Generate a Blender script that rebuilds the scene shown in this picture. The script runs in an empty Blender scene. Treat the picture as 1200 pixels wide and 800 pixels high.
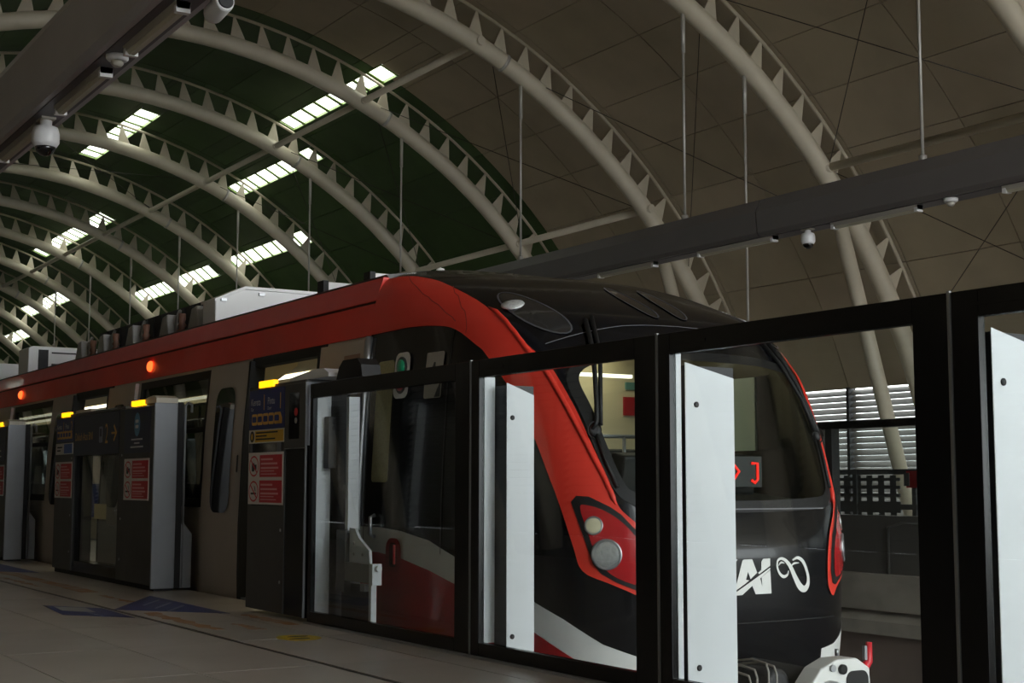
import bpy, bmesh, math, random
import numpy as np
from mathutils import Vector, Matrix
random.seed(7)
SC = bpy.context.scene
COL = SC.collection

# ------------------------------------------------------------------ camera
CAM_H = 0.95
cam_d = bpy.data.cameras.new('camera'); cam = bpy.data.objects.new('camera', cam_d); COL.objects.link(cam)
cam_d.sensor_width = 36.0; cam_d.lens = 49.5; cam_d.clip_end = 500
RX = Vector((0.53312989, 0.84603223, 0.00141103)); RD = Vector((-0.08468858, 0.05502607, -0.99488692)); RF = Vector((-0.84178404, 0.53028445, 0.10098531))
cam.matrix_world = Matrix(((RX.x, -RD.x, -RF.x, 0), (RX.y, -RD.y, -RF.y, 0), (RX.z, -RD.z, -RF.z, CAM_H), (0, 0, 0, 1)))
SC.camera = cam
# ------------------------------------------------------------------ sky, exposure
world = bpy.data.worlds.new('overcast_sky'); SC.world = world; world.use_nodes = True
bg = world.node_tree.nodes['Background']
bg.inputs[0].default_value = (0.93, 0.97, 1.0, 1); bg.inputs[1].default_value = 6.6
SC.view_settings.view_transform = 'Standard'; SC.view_settings.look = 'None'
SC.view_settings.gamma = 1.0; SC.view_settings.use_curve_mapping = False
SC.view_settings.exposure = 0.0
SC.cycles.use_denoising = True
SC.cycles.max_bounces = 10; SC.cycles.diffuse_bounces = 5; SC.cycles.transparent_max_bounces = 24

# ------------------------------------------------------------------ constants (metres; X along track, Y toward track, Z up)
YC, RV, ZC = 7.9, 10.318, -1.137          # vault axis and arch radius
ARCH_X = lambda i: -15.6 - 4.4 * (i - 1)
RSH = 11.0                                # roof cladding radius
PSD_Y = 4.04                              # front of platform screen doors
YT, XR = 5.85, -9.2                       # train centre line, rear of the cab nose
V0, V1 = -74.0, 9.0                       # vault extent in X

# ------------------------------------------------------------------ helpers
def lin(c):
    def f(v):
        v /= 255.0
        return v / 12.92 if v <= 0.04045 else ((v + 0.055) / 1.055) ** 2.4
    return tuple(f(v) for v in c) + (1.0,)
MATS = {}
def mat(name, rgb=None, rough=0.5, metal=0.0, var=0.0, scale=8.0, bump=0.0, emit=None, es=0.0, coat=0.0, spec=0.5, var_rgb=None):
    if name in MATS: return MATS[name]
    m = bpy.data.materials.new(name); m.use_nodes = True
    nt = m.node_tree; b = nt.nodes['Principled BSDF']
    b.inputs['Base Color'].default_value = lin(rgb)
    b.inputs['Roughness'].default_value = rough; b.inputs['Metallic'].default_value = metal
    b.inputs['Specular IOR Level'].default_value = spec
    b.inputs['Coat Weight'].default_value = coat; b.inputs['Coat Roughness'].default_value = 0.05
    if emit:
        b.inputs['Emission Color'].default_value = lin(emit); b.inputs['Emission Strength'].default_value = es
    if var > 0 or bump > 0:
        tc = nt.nodes.new('ShaderNodeNewGeometry')
        nz = nt.nodes.new('ShaderNodeTexNoise'); nz.inputs['Scale'].default_value = scale; nz.inputs['Detail'].default_value = 6
        nt.links.new(tc.outputs['Position'], nz.inputs['Vector'])
        if var > 0:
            mx = nt.nodes.new('ShaderNodeMix'); mx.data_type = 'RGBA'
            c = lin(rgb); d = lin(var_rgb) if var_rgb else tuple(v * 0.35 for v in c[:3]) + (1,)
            mx.inputs['A'].default_value = c; mx.inputs['B'].default_value = d
            mp = nt.nodes.new('ShaderNodeMapRange'); mp.inputs['From Min'].default_value = 0.42; mp.inputs['From Max'].default_value = 0.72
            mp.inputs['To Max'].default_value = var
            nt.links.new(nz.outputs['Fac'], mp.inputs['Value']); nt.links.new(mp.outputs['Result'], mx.inputs['Factor'])
            nt.links.new(mx.outputs['Result'], b.inputs['Base Color'])
            ad = nt.nodes.new('ShaderNodeMath'); ad.operation = 'MULTIPLY_ADD'; ad.inputs[1].default_value = 0.15; ad.inputs[2].default_value = max(rough - 0.05, 0.02)
            nt.links.new(nz.outputs['Fac'], ad.inputs[0]); nt.links.new(ad.outputs[0], b.inputs['Roughness'])
        if bump > 0:
            bp = nt.nodes.new('ShaderNodeBump'); bp.inputs['Strength'].default_value = bump; bp.inputs['Distance'].default_value = 0.01
            nt.links.new(nz.outputs['Fac'], bp.inputs['Height']); nt.links.new(bp.outputs[0], b.inputs['Normal'])
    MATS[name] = m; return m
def glass(name, tint=(0.9, 0.92, 0.91), ior=1.45, rough=0.0):
    if name in MATS: return MATS[name]
    m = bpy.data.materials.new(name); m.use_nodes = True; nt = m.node_tree; nt.nodes.clear()
    out = nt.nodes.new('ShaderNodeOutputMaterial'); mix = nt.nodes.new('ShaderNodeMixShader')
    tr = nt.nodes.new('ShaderNodeBsdfTransparent'); tr.inputs[0].default_value = tint + (1,)
    gl = nt.nodes.new('ShaderNodeBsdfGlossy'); gl.inputs['Roughness'].default_value = rough
    geo = nt.nodes.new('ShaderNodeNewGeometry'); dot = nt.nodes.new('ShaderNodeVectorMath'); dot.operation = 'DOT_PRODUCT'
    nt.links.new(geo.outputs['Incoming'], dot.inputs[0]); nt.links.new(geo.outputs['Normal'], dot.inputs[1])
    ab = nt.nodes.new('ShaderNodeMath'); ab.operation = 'ABSOLUTE'; nt.links.new(dot.outputs['Value'], ab.inputs[0])
    om = nt.nodes.new('ShaderNodeMath'); om.operation = 'SUBTRACT'; om.inputs[0].default_value = 1.0; nt.links.new(ab.outputs[0], om.inputs[1])
    pw = nt.nodes.new('ShaderNodeMath'); pw.operation = 'POWER'; pw.inputs[1].default_value = 5.0; nt.links.new(om.outputs[0], pw.inputs[0])
    r0 = ((ior - 1) / (ior + 1)) ** 2
    fr = nt.nodes.new('ShaderNodeMath'); fr.operation = 'MULTIPLY_ADD'; fr.inputs[1].default_value = 1 - r0; fr.inputs[2].default_value = r0; nt.links.new(pw.outputs[0], fr.inputs[0])
    nt.links.new(fr.outputs[0], mix.inputs[0]); nt.links.new(tr.outputs[0], mix.inputs[1]); nt.links.new(gl.outputs[0], mix.inputs[2])
    nt.links.new(mix.outputs[0], out.inputs[0]); MATS[name] = m; return m
def translucent(name, rgb, tfac):
    m = bpy.data.materials.new(name); m.use_nodes = True; nt = m.node_tree; nt.nodes.clear()
    out = nt.nodes.new('ShaderNodeOutputMaterial'); mix = nt.nodes.new('ShaderNodeMixShader'); mix.inputs[0].default_value = tfac
    a = nt.nodes.new('ShaderNodeBsdfTranslucent'); a.inputs[0].default_value = lin(rgb)
    b = nt.nodes.new('ShaderNodeBsdfTransparent'); b.inputs[0].default_value = lin(rgb)
    nt.links.new(a.outputs[0], mix.inputs[1]); nt.links.new(b.outputs[0], mix.inputs[2]); nt.links.new(mix.outputs[0], out.inputs[0])
    MATS[name] = m; return m

WPOS = {}
def link(o, parent=None):
    COL.objects.link(o)
    if parent is not None:
        o.parent = parent; o.location = -WPOS[parent.name]
    WPOS[o.name] = Vector((0, 0, 0)); return o
def tag(o, label=None, cat=None, group=None, kind=None):
    if label: o['label'] = label
    if cat: o['category'] = cat
    if group: o['group'] = group
    if kind: o['kind'] = kind
    return o
def thing(name, label, cat, loc=(0, 0, 0), group=None, kind=None):
    o = bpy.data.objects.new(name, None); o.empty_display_size = 0.2; o.location = loc
    COL.objects.link(o); WPOS[o.name] = Vector(loc); return tag(o, label, cat, group, kind)
class MB:
    def __init__(s): s.v = []; s.f = []; s.sm = []
    def add(s, vs, fs, smooth=False):
        n = len(s.v); s.v += [tuple(p) for p in vs]; s.f += [tuple(i + n for i in f) for f in fs]; s.sm += [smooth] * len(fs); return s
    def box(s, x0, x1, y0, y1, z0, z1):
        v = [(x, y, z) for x in (x0, x1) for y in (y0, y1) for z in (z0, z1)]
        return s.add(v, [(0, 1, 3, 2), (4, 6, 7, 5), (0, 4, 5, 1), (2, 3, 7, 6), (0, 2, 6, 4), (1, 5, 7, 3)])
    def prism(s, poly, ax, a, b):      # poly in the two other axes, extruded along ax from a to b
        def P(p, t): return (t, p[0], p[1]) if ax == 'x' else ((p[0], t, p[1]) if ax == 'y' else (p[0], p[1], t))
        n = len(poly); v = [P(p, a) for p in poly] + [P(p, b) for p in poly]
        return s.add(v, [tuple(range(n))[::-1], tuple(range(n, 2 * n))] + [(i, (i + 1) % n, n + (i + 1) % n, n + i) for i in range(n)])
    def tube(s, pts, r, n=10, cap=True):
        pts = [Vector(p) for p in pts]; rs = r if isinstance(r, (list, tuple)) else [r] * len(pts)
        vs = []; up = None
        for i, p in enumerate(pts):
            d = (pts[min(i + 1, len(pts) - 1)] - pts[max(i - 1, 0)]).normalized()
            if up is None:
                up = Vector((0, 0, 1)) if abs(d.z) < 0.9 else Vector((1, 0, 0))
            a = d.cross(up).normalized(); b = a.cross(d).normalized(); up = b
            for k in range(n):
                t = 2 * math.pi * k / n; vs.append(p + (a * math.cos(t) + b * math.sin(t)) * rs[i])
        fs = []
        for i in range(len(pts) - 1):
            for k in range(n):
                fs.append((i * n + k, i * n + (k + 1) % n, (i + 1) * n + (k + 1) % n, (i + 1) * n + k))
        s.add(vs, fs, True)
        if cap:
            m = len(s.v) - len(vs); L = (len(pts) - 1) * n
            s.f += [tuple(m + k for k in range(n))[::-1], tuple(m + L + k for k in range(n))]; s.sm += [False, False]
        return s
    def lathe(s, c, axis, prof, n=20):  # prof: (radius, distance along axis)
        c = Vector(c); d = Vector(axis).normalized(); u = Vector((0, 0, 1)) if abs(d.z) < 0.9 else Vector((1, 0, 0))
        a = d.cross(u).normalized(); b = d.cross(a); vs = []
        for r, t in prof:
            for k in range(n):
                q = 2 * math.pi * k / n; vs.append(c + d * t + (a * math.cos(q) + b * math.sin(q)) * r)
        fs = [(i * n + k, i * n + (k + 1) % n, (i + 1) * n + (k + 1) % n, (i + 1) * n + k) for i in range(len(prof) - 1) for k in range(n)]
        fs += [tuple(range(n))[::-1], tuple((len(prof) - 1) * n + k for k in range(n))]
        s.add(vs, fs, True); s.sm[-1] = s.sm[-2] = False; return s
    def mesh(s, name, m):
        me = bpy.data.meshes.new(name); me.from_pydata(s.v, [], s.f); me.materials.append(m)
        me.polygons.foreach_set('use_smooth', s.sm); me.update()
        bm = bmesh.new(); bm.from_mesh(me); bmesh.ops.recalc_face_normals(bm, faces=bm.faces); bm.to_mesh(me); bm.free()
        return me
    def build(s, name, m, parent=None, bevel=0.0):
        o = bpy.data.objects.new(name, s.mesh(name, m)); link(o, parent)
        if bevel:
            b = o.modifiers.new('bevel', 'BEVEL'); b.width = bevel; b.segments = 2; b.limit_method = 'ANGLE'
        return o
def box(name, m, parent, x0, x1, y0, y1, z0, z1, bevel=0.0):
    return MB().box(x0, x1, y0, y1, z0, z1).build(name, m, parent, bevel)
def ordn(i):
    return ['first', 'second', 'third', 'fourth', 'fifth', 'sixth', 'seventh', 'eighth', 'ninth', 'tenth', 'eleventh', 'twelfth', 'thirteenth', 'fourteenth', 'fifteenth', 'sixteenth', 'seventeenth', 'eighteenth'][i]
def rrect(x0, x1, z0, z1, r, n=5):
    out = []
    for cx, cz, a0 in ((x1 - r, z1 - r, 0), (x0 + r, z1 - r, 90), (x0 + r, z0 + r, 180), (x1 - r, z0 + r, 270)):
        for k in range(n + 1):
            a = math.radians(a0 + 90 * k / n); out.append((cx + r * math.cos(a), cz + r * math.sin(a)))
    return out
def text_on(name, body, m, parent, x, z, y, size, sx=1.0, plane='y', depth=0.0006):
    # flat lettering on a plane facing -Y (plane 'y'), +X (plane 'x') or the floor (plane 'z'); x,z is the lower left corner
    cu = bpy.data.curves.new(name, 'FONT'); cu.body = body; cu.size = size
    tmp = bpy.data.objects.new(name, cu); COL.objects.link(tmp)
    dg = bpy.context.evaluated_depsgraph_get(); me = bpy.data.meshes.new_from_object(tmp.evaluated_get(dg))
    bpy.data.objects.remove(tmp); me.materials.clear(); me.materials.append(m)
    for v in me.vertices:
        a, b = v.co.x * sx, v.co.y
        v.co = (x + a, y, z + b) if plane == 'y' else ((y, x + a, z + b) if plane == 'x' else (x + a, z + b, y))
    o = bpy.data.objects.new(name, me); return link(o, parent)
def disc_poly(cx, cz, rx, rz, n=24):
    return [(cx + rx * math.cos(2 * math.pi * k / n), cz + rz * math.sin(2 * math.pi * k / n)) for k in range(n)]

# ------------------------------------------------------------------ materials
M_TILE = [mat('floor_tile_%d' % k, c, 0.3, var=0.12, scale=1.6) for k, c in enumerate([(174, 166, 157), (179, 170, 161), (169, 162, 154)])]
M_GROUT = mat('floor_grout', (62, 58, 54), 0.8)
M_CONC = mat('concrete', (150, 144, 134), 0.85, var=0.5, scale=2.5, bump=0.15)
M_CONCD = mat('brown_concrete', (110, 96, 88), 0.85, var=0.5, scale=2.0, bump=0.15)
M_BALL = mat('trackbed_concrete', (92, 88, 82), 0.9, var=0.5, scale=4, bump=0.2)
M_RAIL = mat('rail_steel', (120, 112, 105), 0.35, 0.9, var=0.3)
M_BEIGE = [mat('beige_roof_sheet_%d' % k, c, 0.6, var=0.2, scale=1.2) for k, c in enumerate([(178, 165, 141), (175, 162, 138), (181, 167, 144)])]
M_GREEN = [mat('green_roof_sheet_%d' % k, c, 0.55, var=0.25, scale=1.2) for k, c in enumerate([(58, 92, 34), (52, 84, 30), (62, 96, 38)])]
M_SHELL = mat('roof_backing', (84, 78, 66), 0.8)
M_ARCH = mat('white_painted_steel', (202, 192, 170), 0.42, var=0.18, scale=2.0)
M_ROD = mat('galvanised_rod', (180, 176, 168), 0.45, 0.3)
M_CABLE = mat('dark_cable', (60, 55, 50), 0.5, 0.3)
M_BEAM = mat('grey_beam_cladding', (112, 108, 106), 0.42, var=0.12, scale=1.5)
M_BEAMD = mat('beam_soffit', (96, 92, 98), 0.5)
M_FIX = mat('light_fitting', (176, 172, 160), 0.45)
M_WHITEP = mat('white_plastic', (225, 225, 225), 0.35)
M_DOME = mat('smoked_dome', (10, 10, 12), 0.08, coat=1.0)
M_LOUV = mat('louvre_slat', (120, 116, 110), 0.5, 0.2)
M_RED = mat('train_red_paint', (226, 62, 48), 0.38, coat=0.2, var=0.06, scale=3, spec=0.3)
M_BLK = mat('train_black_gloss', (10, 12, 17), 0.2, coat=0.25, spec=0.35)
M_TGREY = mat('train_grey_paint', (186, 176, 164), 0.4, var=0.1, scale=2)
M_TWHITE = mat('train_white_paint', (228, 228, 224), 0.32, var=0.08, scale=5)
M_RUB = mat('black_rubber', (14, 14, 14), 0.6)
M_STEEL = mat('brushed_steel', (176, 178, 180), 0.35, 0.8, var=0.15, scale=12)
M_DGLASS = mat('dark_tinted_glass', (10, 11, 12), 0.06, coat=1.0)
M_CREAM = mat('interior_cream', (226, 214, 178), 0.5)
M_LED = mat('interior_light', (255, 250, 230), 0.5, emit=(255, 246, 220), es=2.6)
M_DARK = mat('dark_grey_equipment', (46, 46, 47), 0.6, var=0.3, scale=6)
M_INS = mat('grey_insulator', (176, 174, 170), 0.5, var=0.25, scale=9)
M_AMB = mat('amber_lamp', (255, 170, 20), 0.4, emit=(255, 176, 10), es=2.2)
M_ORA = mat('orange_lamp', (255, 100, 40), 0.4, emit=(255, 96, 40), es=2.4)
M_PSDG = mat('psd_grey_panel', (74, 73, 70), 0.45, var=0.12, scale=3)
M_PSDM = mat('psd_metal_end', (146, 150, 154), 0.42, 0.35, var=0.18, scale=2.5)
M_PSDB = mat('psd_black_frame', (6, 6, 7), 0.22, coat=0.0, spec=0.3)
M_FIN = mat('post_white_cover', (222, 227, 230), 0.42, var=0.06, scale=6)
M_FIND = mat('post_dark_coating', (30, 31, 33), 0.5)
M_CAP = mat('cap_cream', (214, 208, 190), 0.45)
M_BLUE = mat('sign_blue', (24, 40, 110), 0.35)
M_NAVY = mat('sign_navy', (24, 30, 62), 0.35)
M_SYEL = mat('sign_yellow', (226, 180, 40), 0.4)
M_SRED = mat('sign_red', (206, 44, 52), 0.4)
M_SWHT = mat('sign_white', (226, 224, 218), 0.4)
M_SBLK = mat('sign_black', (18, 18, 18), 0.4)
M_TXY = mat('lettering_gold', (232, 178, 80), 0.4)
M_TXW = mat('lettering_white', (224, 224, 224), 0.4)
M_BLUEF = mat('floor_decal_blue', (40, 52, 116), 0.4, var=0.4, scale=9, var_rgb=(86, 84, 92))
M_YELF = mat('floor_decal_yellow', (206, 176, 30), 0.45, var=0.3, scale=9)
M_WORN = mat('worn_yellow_paint', (168, 116, 60), 0.5, var=1.0, scale=6, var_rgb=(168, 161, 153))
M_LEDR = mat('red_led', (255, 50, 40), 0.5, emit=(255, 40, 30), es=1.6)
M_GLS = glass('psd_glass', (0.93, 0.95, 0.94))
M_WIN = glass('train_window_glass', (0.42, 0.44, 0.43))
M_WSH = glass('windshield_glass', (0.72, 0.76, 0.74))
M_LENS = glass('headlamp_lens', (0.9, 0.9, 0.9), 1.5)
M_SKY = translucent('skylight_sheet', (212, 212, 198), 0.96)

# ================================================================== SETTING
# ---- ground outside and under the viaduct
tag(MB().box(-140, 90, -110, 130, -9.2, -9.0).build('ground', mat('ground_soil', (120, 120, 112), 0.9, var=0.4, scale=0.2)), 'pale ground far below the station', None, kind='structure')
# ---- near platform
floor = thing('floor', 'grey tiled station platform floor', None, (-20, 1, 0), kind='structure')
MB().prism([(-2.6, -0.9), (4.40, -0.9), (4.40, -0.012), (-2.6, -0.012)], 'x', V0, V1).build('slab', M_GROUT, floor)
MB().box(V0, V1, 3.20, 3.235, -0.012, -0.004).build('drain_strip', mat('steel_strip', (70, 66, 62), 0.4, 0.5), floor)
tile_me = {}
def tile(x0, x1, y0, y1, k):
    key = (round(x1 - x0, 3), round(y1 - y0, 3), k)
    if key not in tile_me:
        w, d = x1 - x0 - 0.007, y1 - y0 - 0.007
        tile_me[key] = MB().box(-w / 2, w / 2, -d / 2, d / 2, -0.012, 0).mesh('tile', M_TILE[k])
    o = bpy.data.objects.new('tile', tile_me[key]); COL.objects.link(o); o.parent = floor
    o.location = Vector(((x0 + x1) / 2, (y0 + y1) / 2, random.uniform(-0.0006, 0.0006))) - Vector((-20, 1, 0))
XJ = [-6.95 + 1.3 * k for k in range(-16, 5)]
YJ = [3.20 - 0.67 * k for k in range(0, 7)]
for i in range(len(XJ) - 1):
    for j in range(len(YJ) - 1): tile(XJ[i], XJ[i + 1], YJ[j + 1], YJ[j], random.randrange(3))
    tile(XJ[i], XJ[i + 1], 3.235, 3.80, random.randrange(3)); tile(XJ[i], XJ[i + 1], 3.80, 4.40, random.randrange(3))
far_tiles = MB()
for a, b in ((V0, XJ[0]), (XJ[-1], V1)): far_tiles.box(a, b, -2.6, 4.40, -0.012, -0.001)
far_tiles.box(XJ[0], XJ[-1], -2.6, YJ[-1], -0.012, -0.001)
far_tiles.build('plain_paving', M_TILE[0], floor)
# worn painted strip along the screen doors
for x0, x1, y0, y1 in ((-16.5, -12.6, 3.46, 3.66), (-10.4, -8.95, 3.30, 3.44), (-15.0, -13.6, 3.30, 3.40), (-9.9, -9.0, 3.86, 3.98), (-12.2, -11.4, 3.50, 3.60), (-9.3, -8.8, 3.55, 3.66)):
    n = 14; top = [(x0 + (x1 - x0) * k / n, y1 - random.uniform(0, 0.05)) for k in range(n + 1)]; bot = [(x0 + (x1 - x0) * k / n, y0 + random.uniform(0, 0.05)) for k in range(n, -1, -1)]
    MB().prism(bot[::-1] + top[::-1], 'z', 0.0, 0.0016).build('worn_stripe', M_WORN, floor)
# floor decals
def decal(name, poly, m, label, cat, z=0.002):
    return tag(MB().prism(poly, 'z', 0.0008, z).build(name, m), label, cat)
d1 = decal('floor_arrow_decal', [(-11.95, 3.88), (-10.78, 3.22), (-10.02, 3.86)], M_BLUEF, 'blue triangle decal on the floor before the nearest open door', 'floor decal')
for k in range(3): MB().prism([(-11.5 + 0.3 * k, 3.80), (-11.44 + 0.3 * k, 3.80), (-10.98 + 0.3 * k, 3.52), (-11.04 + 0.3 * k, 3.52)], 'z', 0.002, 0.003).build('stripe', mat('decal_pale', (110, 118, 150), 0.4), d1)
d2 = decal('floor_notice_decal', [(-11.45, 2.86), (-10.55, 2.78), (-10.05, 3.16), (-10.95, 3.18)], M_BLUEF, 'blue floor notice with a pale box, left of the triangle', 'floor decal')
MB().prism([(-11.28, 2.90), (-10.86, 2.86), (-10.62, 3.04), (-11.04, 3.08)], 'z', 0.002, 0.003).build('pale_box', mat('decal_grey', (150, 152, 156), 0.45), d2)
for k in range(4): MB().prism([(-10.78 + 0.14 * k, 2.98), (-10.68 + 0.14 * k, 2.975), (-10.64 + 0.14 * k, 3.0), (-10.74 + 0.14 * k, 3.005)], 'z', 0.002, 0.003).build('lettering', MATS['decal_pale'], d2)
decal('floor_arrow_decal', [(-17.6, 3.88), (-16.45, 3.22), (-15.65, 3.86)], M_BLUEF, 'blue triangle decal on the floor at the left picture edge', 'floor decal')
d3 = decal('floor_dot_sticker', disc_poly(-8.23, 3.62, 0.17, 0.135), M_YELF, 'round yellow foot sticker on the floor by the glass screen', 'floor sticker')
for k, (a, b) in enumerate(((-8.29, 3.64), (-8.17, 3.60))): MB().prism(disc_poly(a, b, 0.035, 0.07, 12), 'z', 0.002, 0.003).build('footprint', mat('footprint_ink', (60, 58, 30), 0.5), d3)

# ---- track bed, rails, far platform
tag(MB().box(V0, V1, 4.2, 11.6, -1.75, -1.45).build('trackbed', M_BALL), 'grey concrete trackbed between the platforms', None, kind='structure')
for k, y in enumerate((5.13, 6.57, 9.23, 10.67)):
    r = MB().box(V0, V1, y - 0.07, y + 0.07, -1.45, -1.43).box(V0, V1, y - 0.012, y + 0.012, -1.43, -1.32).box(V0, V1, y - 0.036, y + 0.036, -1.32, -1.28).build('rail', M_RAIL)
    tag(r, 'steel running rail, %s from the near platform' % ordn(k), 'rail')
fp = thing('far_platform', 'concrete far platform beyond the tracks', None, (-20, 15, 0), kind='structure')
MB().prism([(11.4, 0), (18.5, 0), (18.5, -0.9), (11.55, -0.9), (11.55, -0.38), (11.4, -0.38)], 'x', V0, V1).build('slab', M_CONC, fp)
MB().prism([(11.55, -0.38), (11.30, -0.48), (11.30, -0.62), (11.55, -0.62)], 'x', V0, V1).build('ledge', M_CONC, fp)
MB().prism([(11.38, -0.62), (11.55, -0.62), (11.55, -1.45), (11.38, -1.45)], 'x', V0, V1).build('side_wall', M_CONCD, fp)

# ---- roof: backing shell, cladding panels, skylights
SKY = [(22.2, 24.2, -29.0, -23.9), (27.3, 29.5, -34.5, -29.3), (10.1, 12.6, -37.3, -31.9), (21.0, 23.6, -50.6, -42.2), (38.0, 40.2, -39.0, -33.6),
       (38.0, 40.4, -48.1, -40.5), (31.8, 34.6, -60.4, -54.0), (36.8, 39.3, -67.5, -63.2)]
SKY += [(-b, -a, c, d) for a, b, c, d in SKY]
def subtract(rects, s):
    out = []
    for (a, b, c, d) in rects:
        sa, sb, sc, sd = s
        if sb <= a or sa >= b or sd <= c or sc >= d: out.append((a, b, c, d)); continue
        if sa > a: out.append((a, sa, c, d))
        if sb < b: out.append((sb, b, c, d))
        a2, b2 = max(a, sa), min(b, sb)
        if sc > c: out.append((a2, b2, c, sc))
        if sd < d: out.append((a2, b2, sd, d))
    return out
def curved(mb, a, b, c, d, r0, r1, step=2.0):
    n = max(1, int(math.ceil((b - a) / step)))
    vs = []
    for k in range(n + 1):
        t = math.radians(a + (b - a) * k / n)
        for x in (c, d):
            for r in (r0, r1): vs.append((x, YC + r * math.sin(t), ZC + r * math.cos(t)))
    fs = []; smooth = []
    for k in range(n):
        i = 4 * k; j = i + 4
        fs += [(i, i + 2, j + 2, j), (i + 1, j + 1, j + 3, i + 3), (i, j, j + 1, i + 1), (i + 2, i + 3, j + 3, j + 2)]
    e = 4 * n; fs += [(0, 1, 3, 2), (e, e + 2, e + 3, e + 1)]
    mb.add(vs, fs); return mb
ceiling = thing('ceiling', 'barrel-vaulted station roof with beige and green cladding', None, (-30, YC, 9), kind='structure')
rects = [(-70, 70, V0, V1)]
for s in SKY: rects = subtract(rects, s)
sh = MB()
for r in rects: curved(sh, *r, RSH + 0.05, RSH + 0.065, 4.0)
sh.build('backing_shell', M_SHELL, ceiling)
SPLIT = -24.2
npan = 0; rest = {0: MB(), 1: MB()}
def panels(t0, t1, dt, xs, mats, which):
    t = t0
    while t < t1 - 1e-6:
        for i in range(len(xs) - 1):
            rr = [(t, min(t + dt, t1), xs[i + 1], xs[i])]
            for s in SKY: rr = subtract(rr, s)
            for (a, b, c, d) in rr:
                if b - a < 0.15 or d - c < 0.08: continue
                ga, gx = 0.035, 0.008
                if t >= 3.9:
                    curved(MB(), a + ga, b - ga, c + gx, d - gx, RSH, RSH + 0.045, 1.4).build('roof_panel', random.choice(mats), ceiling)
                else: curved(rest[which], a + ga, b - ga, c + gx, d - gx, RSH, RSH + 0.045, 2.8)
        t += dt
xb = [V1] + [ARCH_X(1) + 4.4 * k - off for k in range(5, -2, -1) for off in (0, 2.2)]
xb = [x for x in xb if x > SPLIT + 0.3 and x <= V1]; xb = sorted(set([V1] + xb + [SPLIT]), reverse=True)
panels(-70, 4, 7.4, xb, M_BEIGE, 0); panels(4, 70, 5.5, [x for x in xb if x <= 0.5] , M_BEIGE, 0)
panels(4, 70, 11, [V1] + [x for x in xb if x <= 0.5][:1], M_BEIGE, 0)
xg = [SPLIT] + [ARCH_X(i) for i in range(4, 14)] + [V0]
panels(-70, 4, 7.4, xg, M_GREEN, 1); panels(4, 48, 5.5, xg, M_GREEN, 1)
panels(48, 70, 22, xg, M_GREEN, 1)
for k in (0, 1): tag(rest[k].build('roof_sheeting', (M_BEIGE, M_GREEN)[k][0], ceiling), kind='stuff')
for (a, b, c, d) in SKY:
    fr = MB(); n = max(4, int(round((d - c) / 0.66)))
    curved(fr, a - 0.12, a, c, d, RSH - 0.02, RSH + 0.055, 9); curved(fr, b, b + 0.12, c, d, RSH - 0.02, RSH + 0.055, 9)
    w = (d - c) / n
    for k in range(n + 1): curved(fr, a, b, max(c, c + k * w - 0.05), min(d, c + k * w + 0.05), RSH - 0.005, RSH + 0.015, 3)
    f = fr.build('skylight_frame', mat('skylight_rib', (120, 150, 70), 0.5), ceiling)
    for k in range(n):
        sv = [(x, YC + (RSH + .008) * math.sin(math.radians(t)), ZC + (RSH + .008) * math.cos(math.radians(t))) for t in np.linspace(a, b, 3) for x in (c + k * w + .05, c + (k + 1) * w - .05)]
        MB().add(sv, [(0, 1, 3, 2), (2, 3, 5, 4)]).build('skylight_pane', M_SKY, f)   # one thin corrugated sheet

# ---- louvre walls at both outer sides
def louvre_wall(name, label, y, sgn, bays, slat_bays):
    w = thing(name, label, None, (-15, y, 0), kind='structure')
    low = MB().box(V0, V1, y - 0.08, y + 0.08, -0.9, 0.28); low.build('parapet', M_CONC, w)
    if sgn < 0: MB().box(V0, V1, y - 0.14, y - 0.10, 0.28, 2.9).build('light_block_sheet', M_DARK, w)  # unseen sheet added behind the near slats to cut daylight from that side
    pitch, n = 0.105, 22
    sl = MB().prism([(-0.055, -0.045), (-0.045, -0.053), (0.055, 0.045), (0.045, 0.053)], 'x', -2.06, 2.06).mesh('louvre_slat', M_LOUV)
    allrest = MB()
    for b in range(-3, 14):
        xa = ARCH_X(b); xc = xa + 2.2
        for k in range(n):
            z = 0.36 + pitch * k
            if b in slat_bays:
                o = bpy.data.objects.new('louvre_slat', sl); COL.objects.link(o); o.parent = w; o.location = Vector((xc, y, z)) - Vector((-15, y, 0))
                if sgn < 0: o.rotation_euler = (0, 0, math.pi)
            else: allrest.prism([(y + sgn * p, z + q) for p, q in ((-0.055, -0.045), (-0.045, -0.053), (0.055, 0.045), (0.045, 0.053))], 'x', xc - 2.06, xc + 2.06)
        MB().box(xa - 0.06, xa + 0.06, y - 0.09, y + 0.09, 0.28, 2.66).build('mullion', M_DARK, w)
        if b in slat_bays: MB().box(xc - 0.03, xc + 0.03, y - 0.09, y + 0.09, 0.28, 2.66).build('mullion', M_DARK, w)
    tag(allrest.build('louvre_run', M_LOUV, w), kind='stuff')
louvre_wall('wall_far', 'slatted louvre wall behind the far platform', 18.28, 1, None, (0, 1, 2, 3))
louvre_wall('wall_near', 'slatted louvre wall behind the near platform', -2.48, -1, None, (-2, -1))

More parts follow.
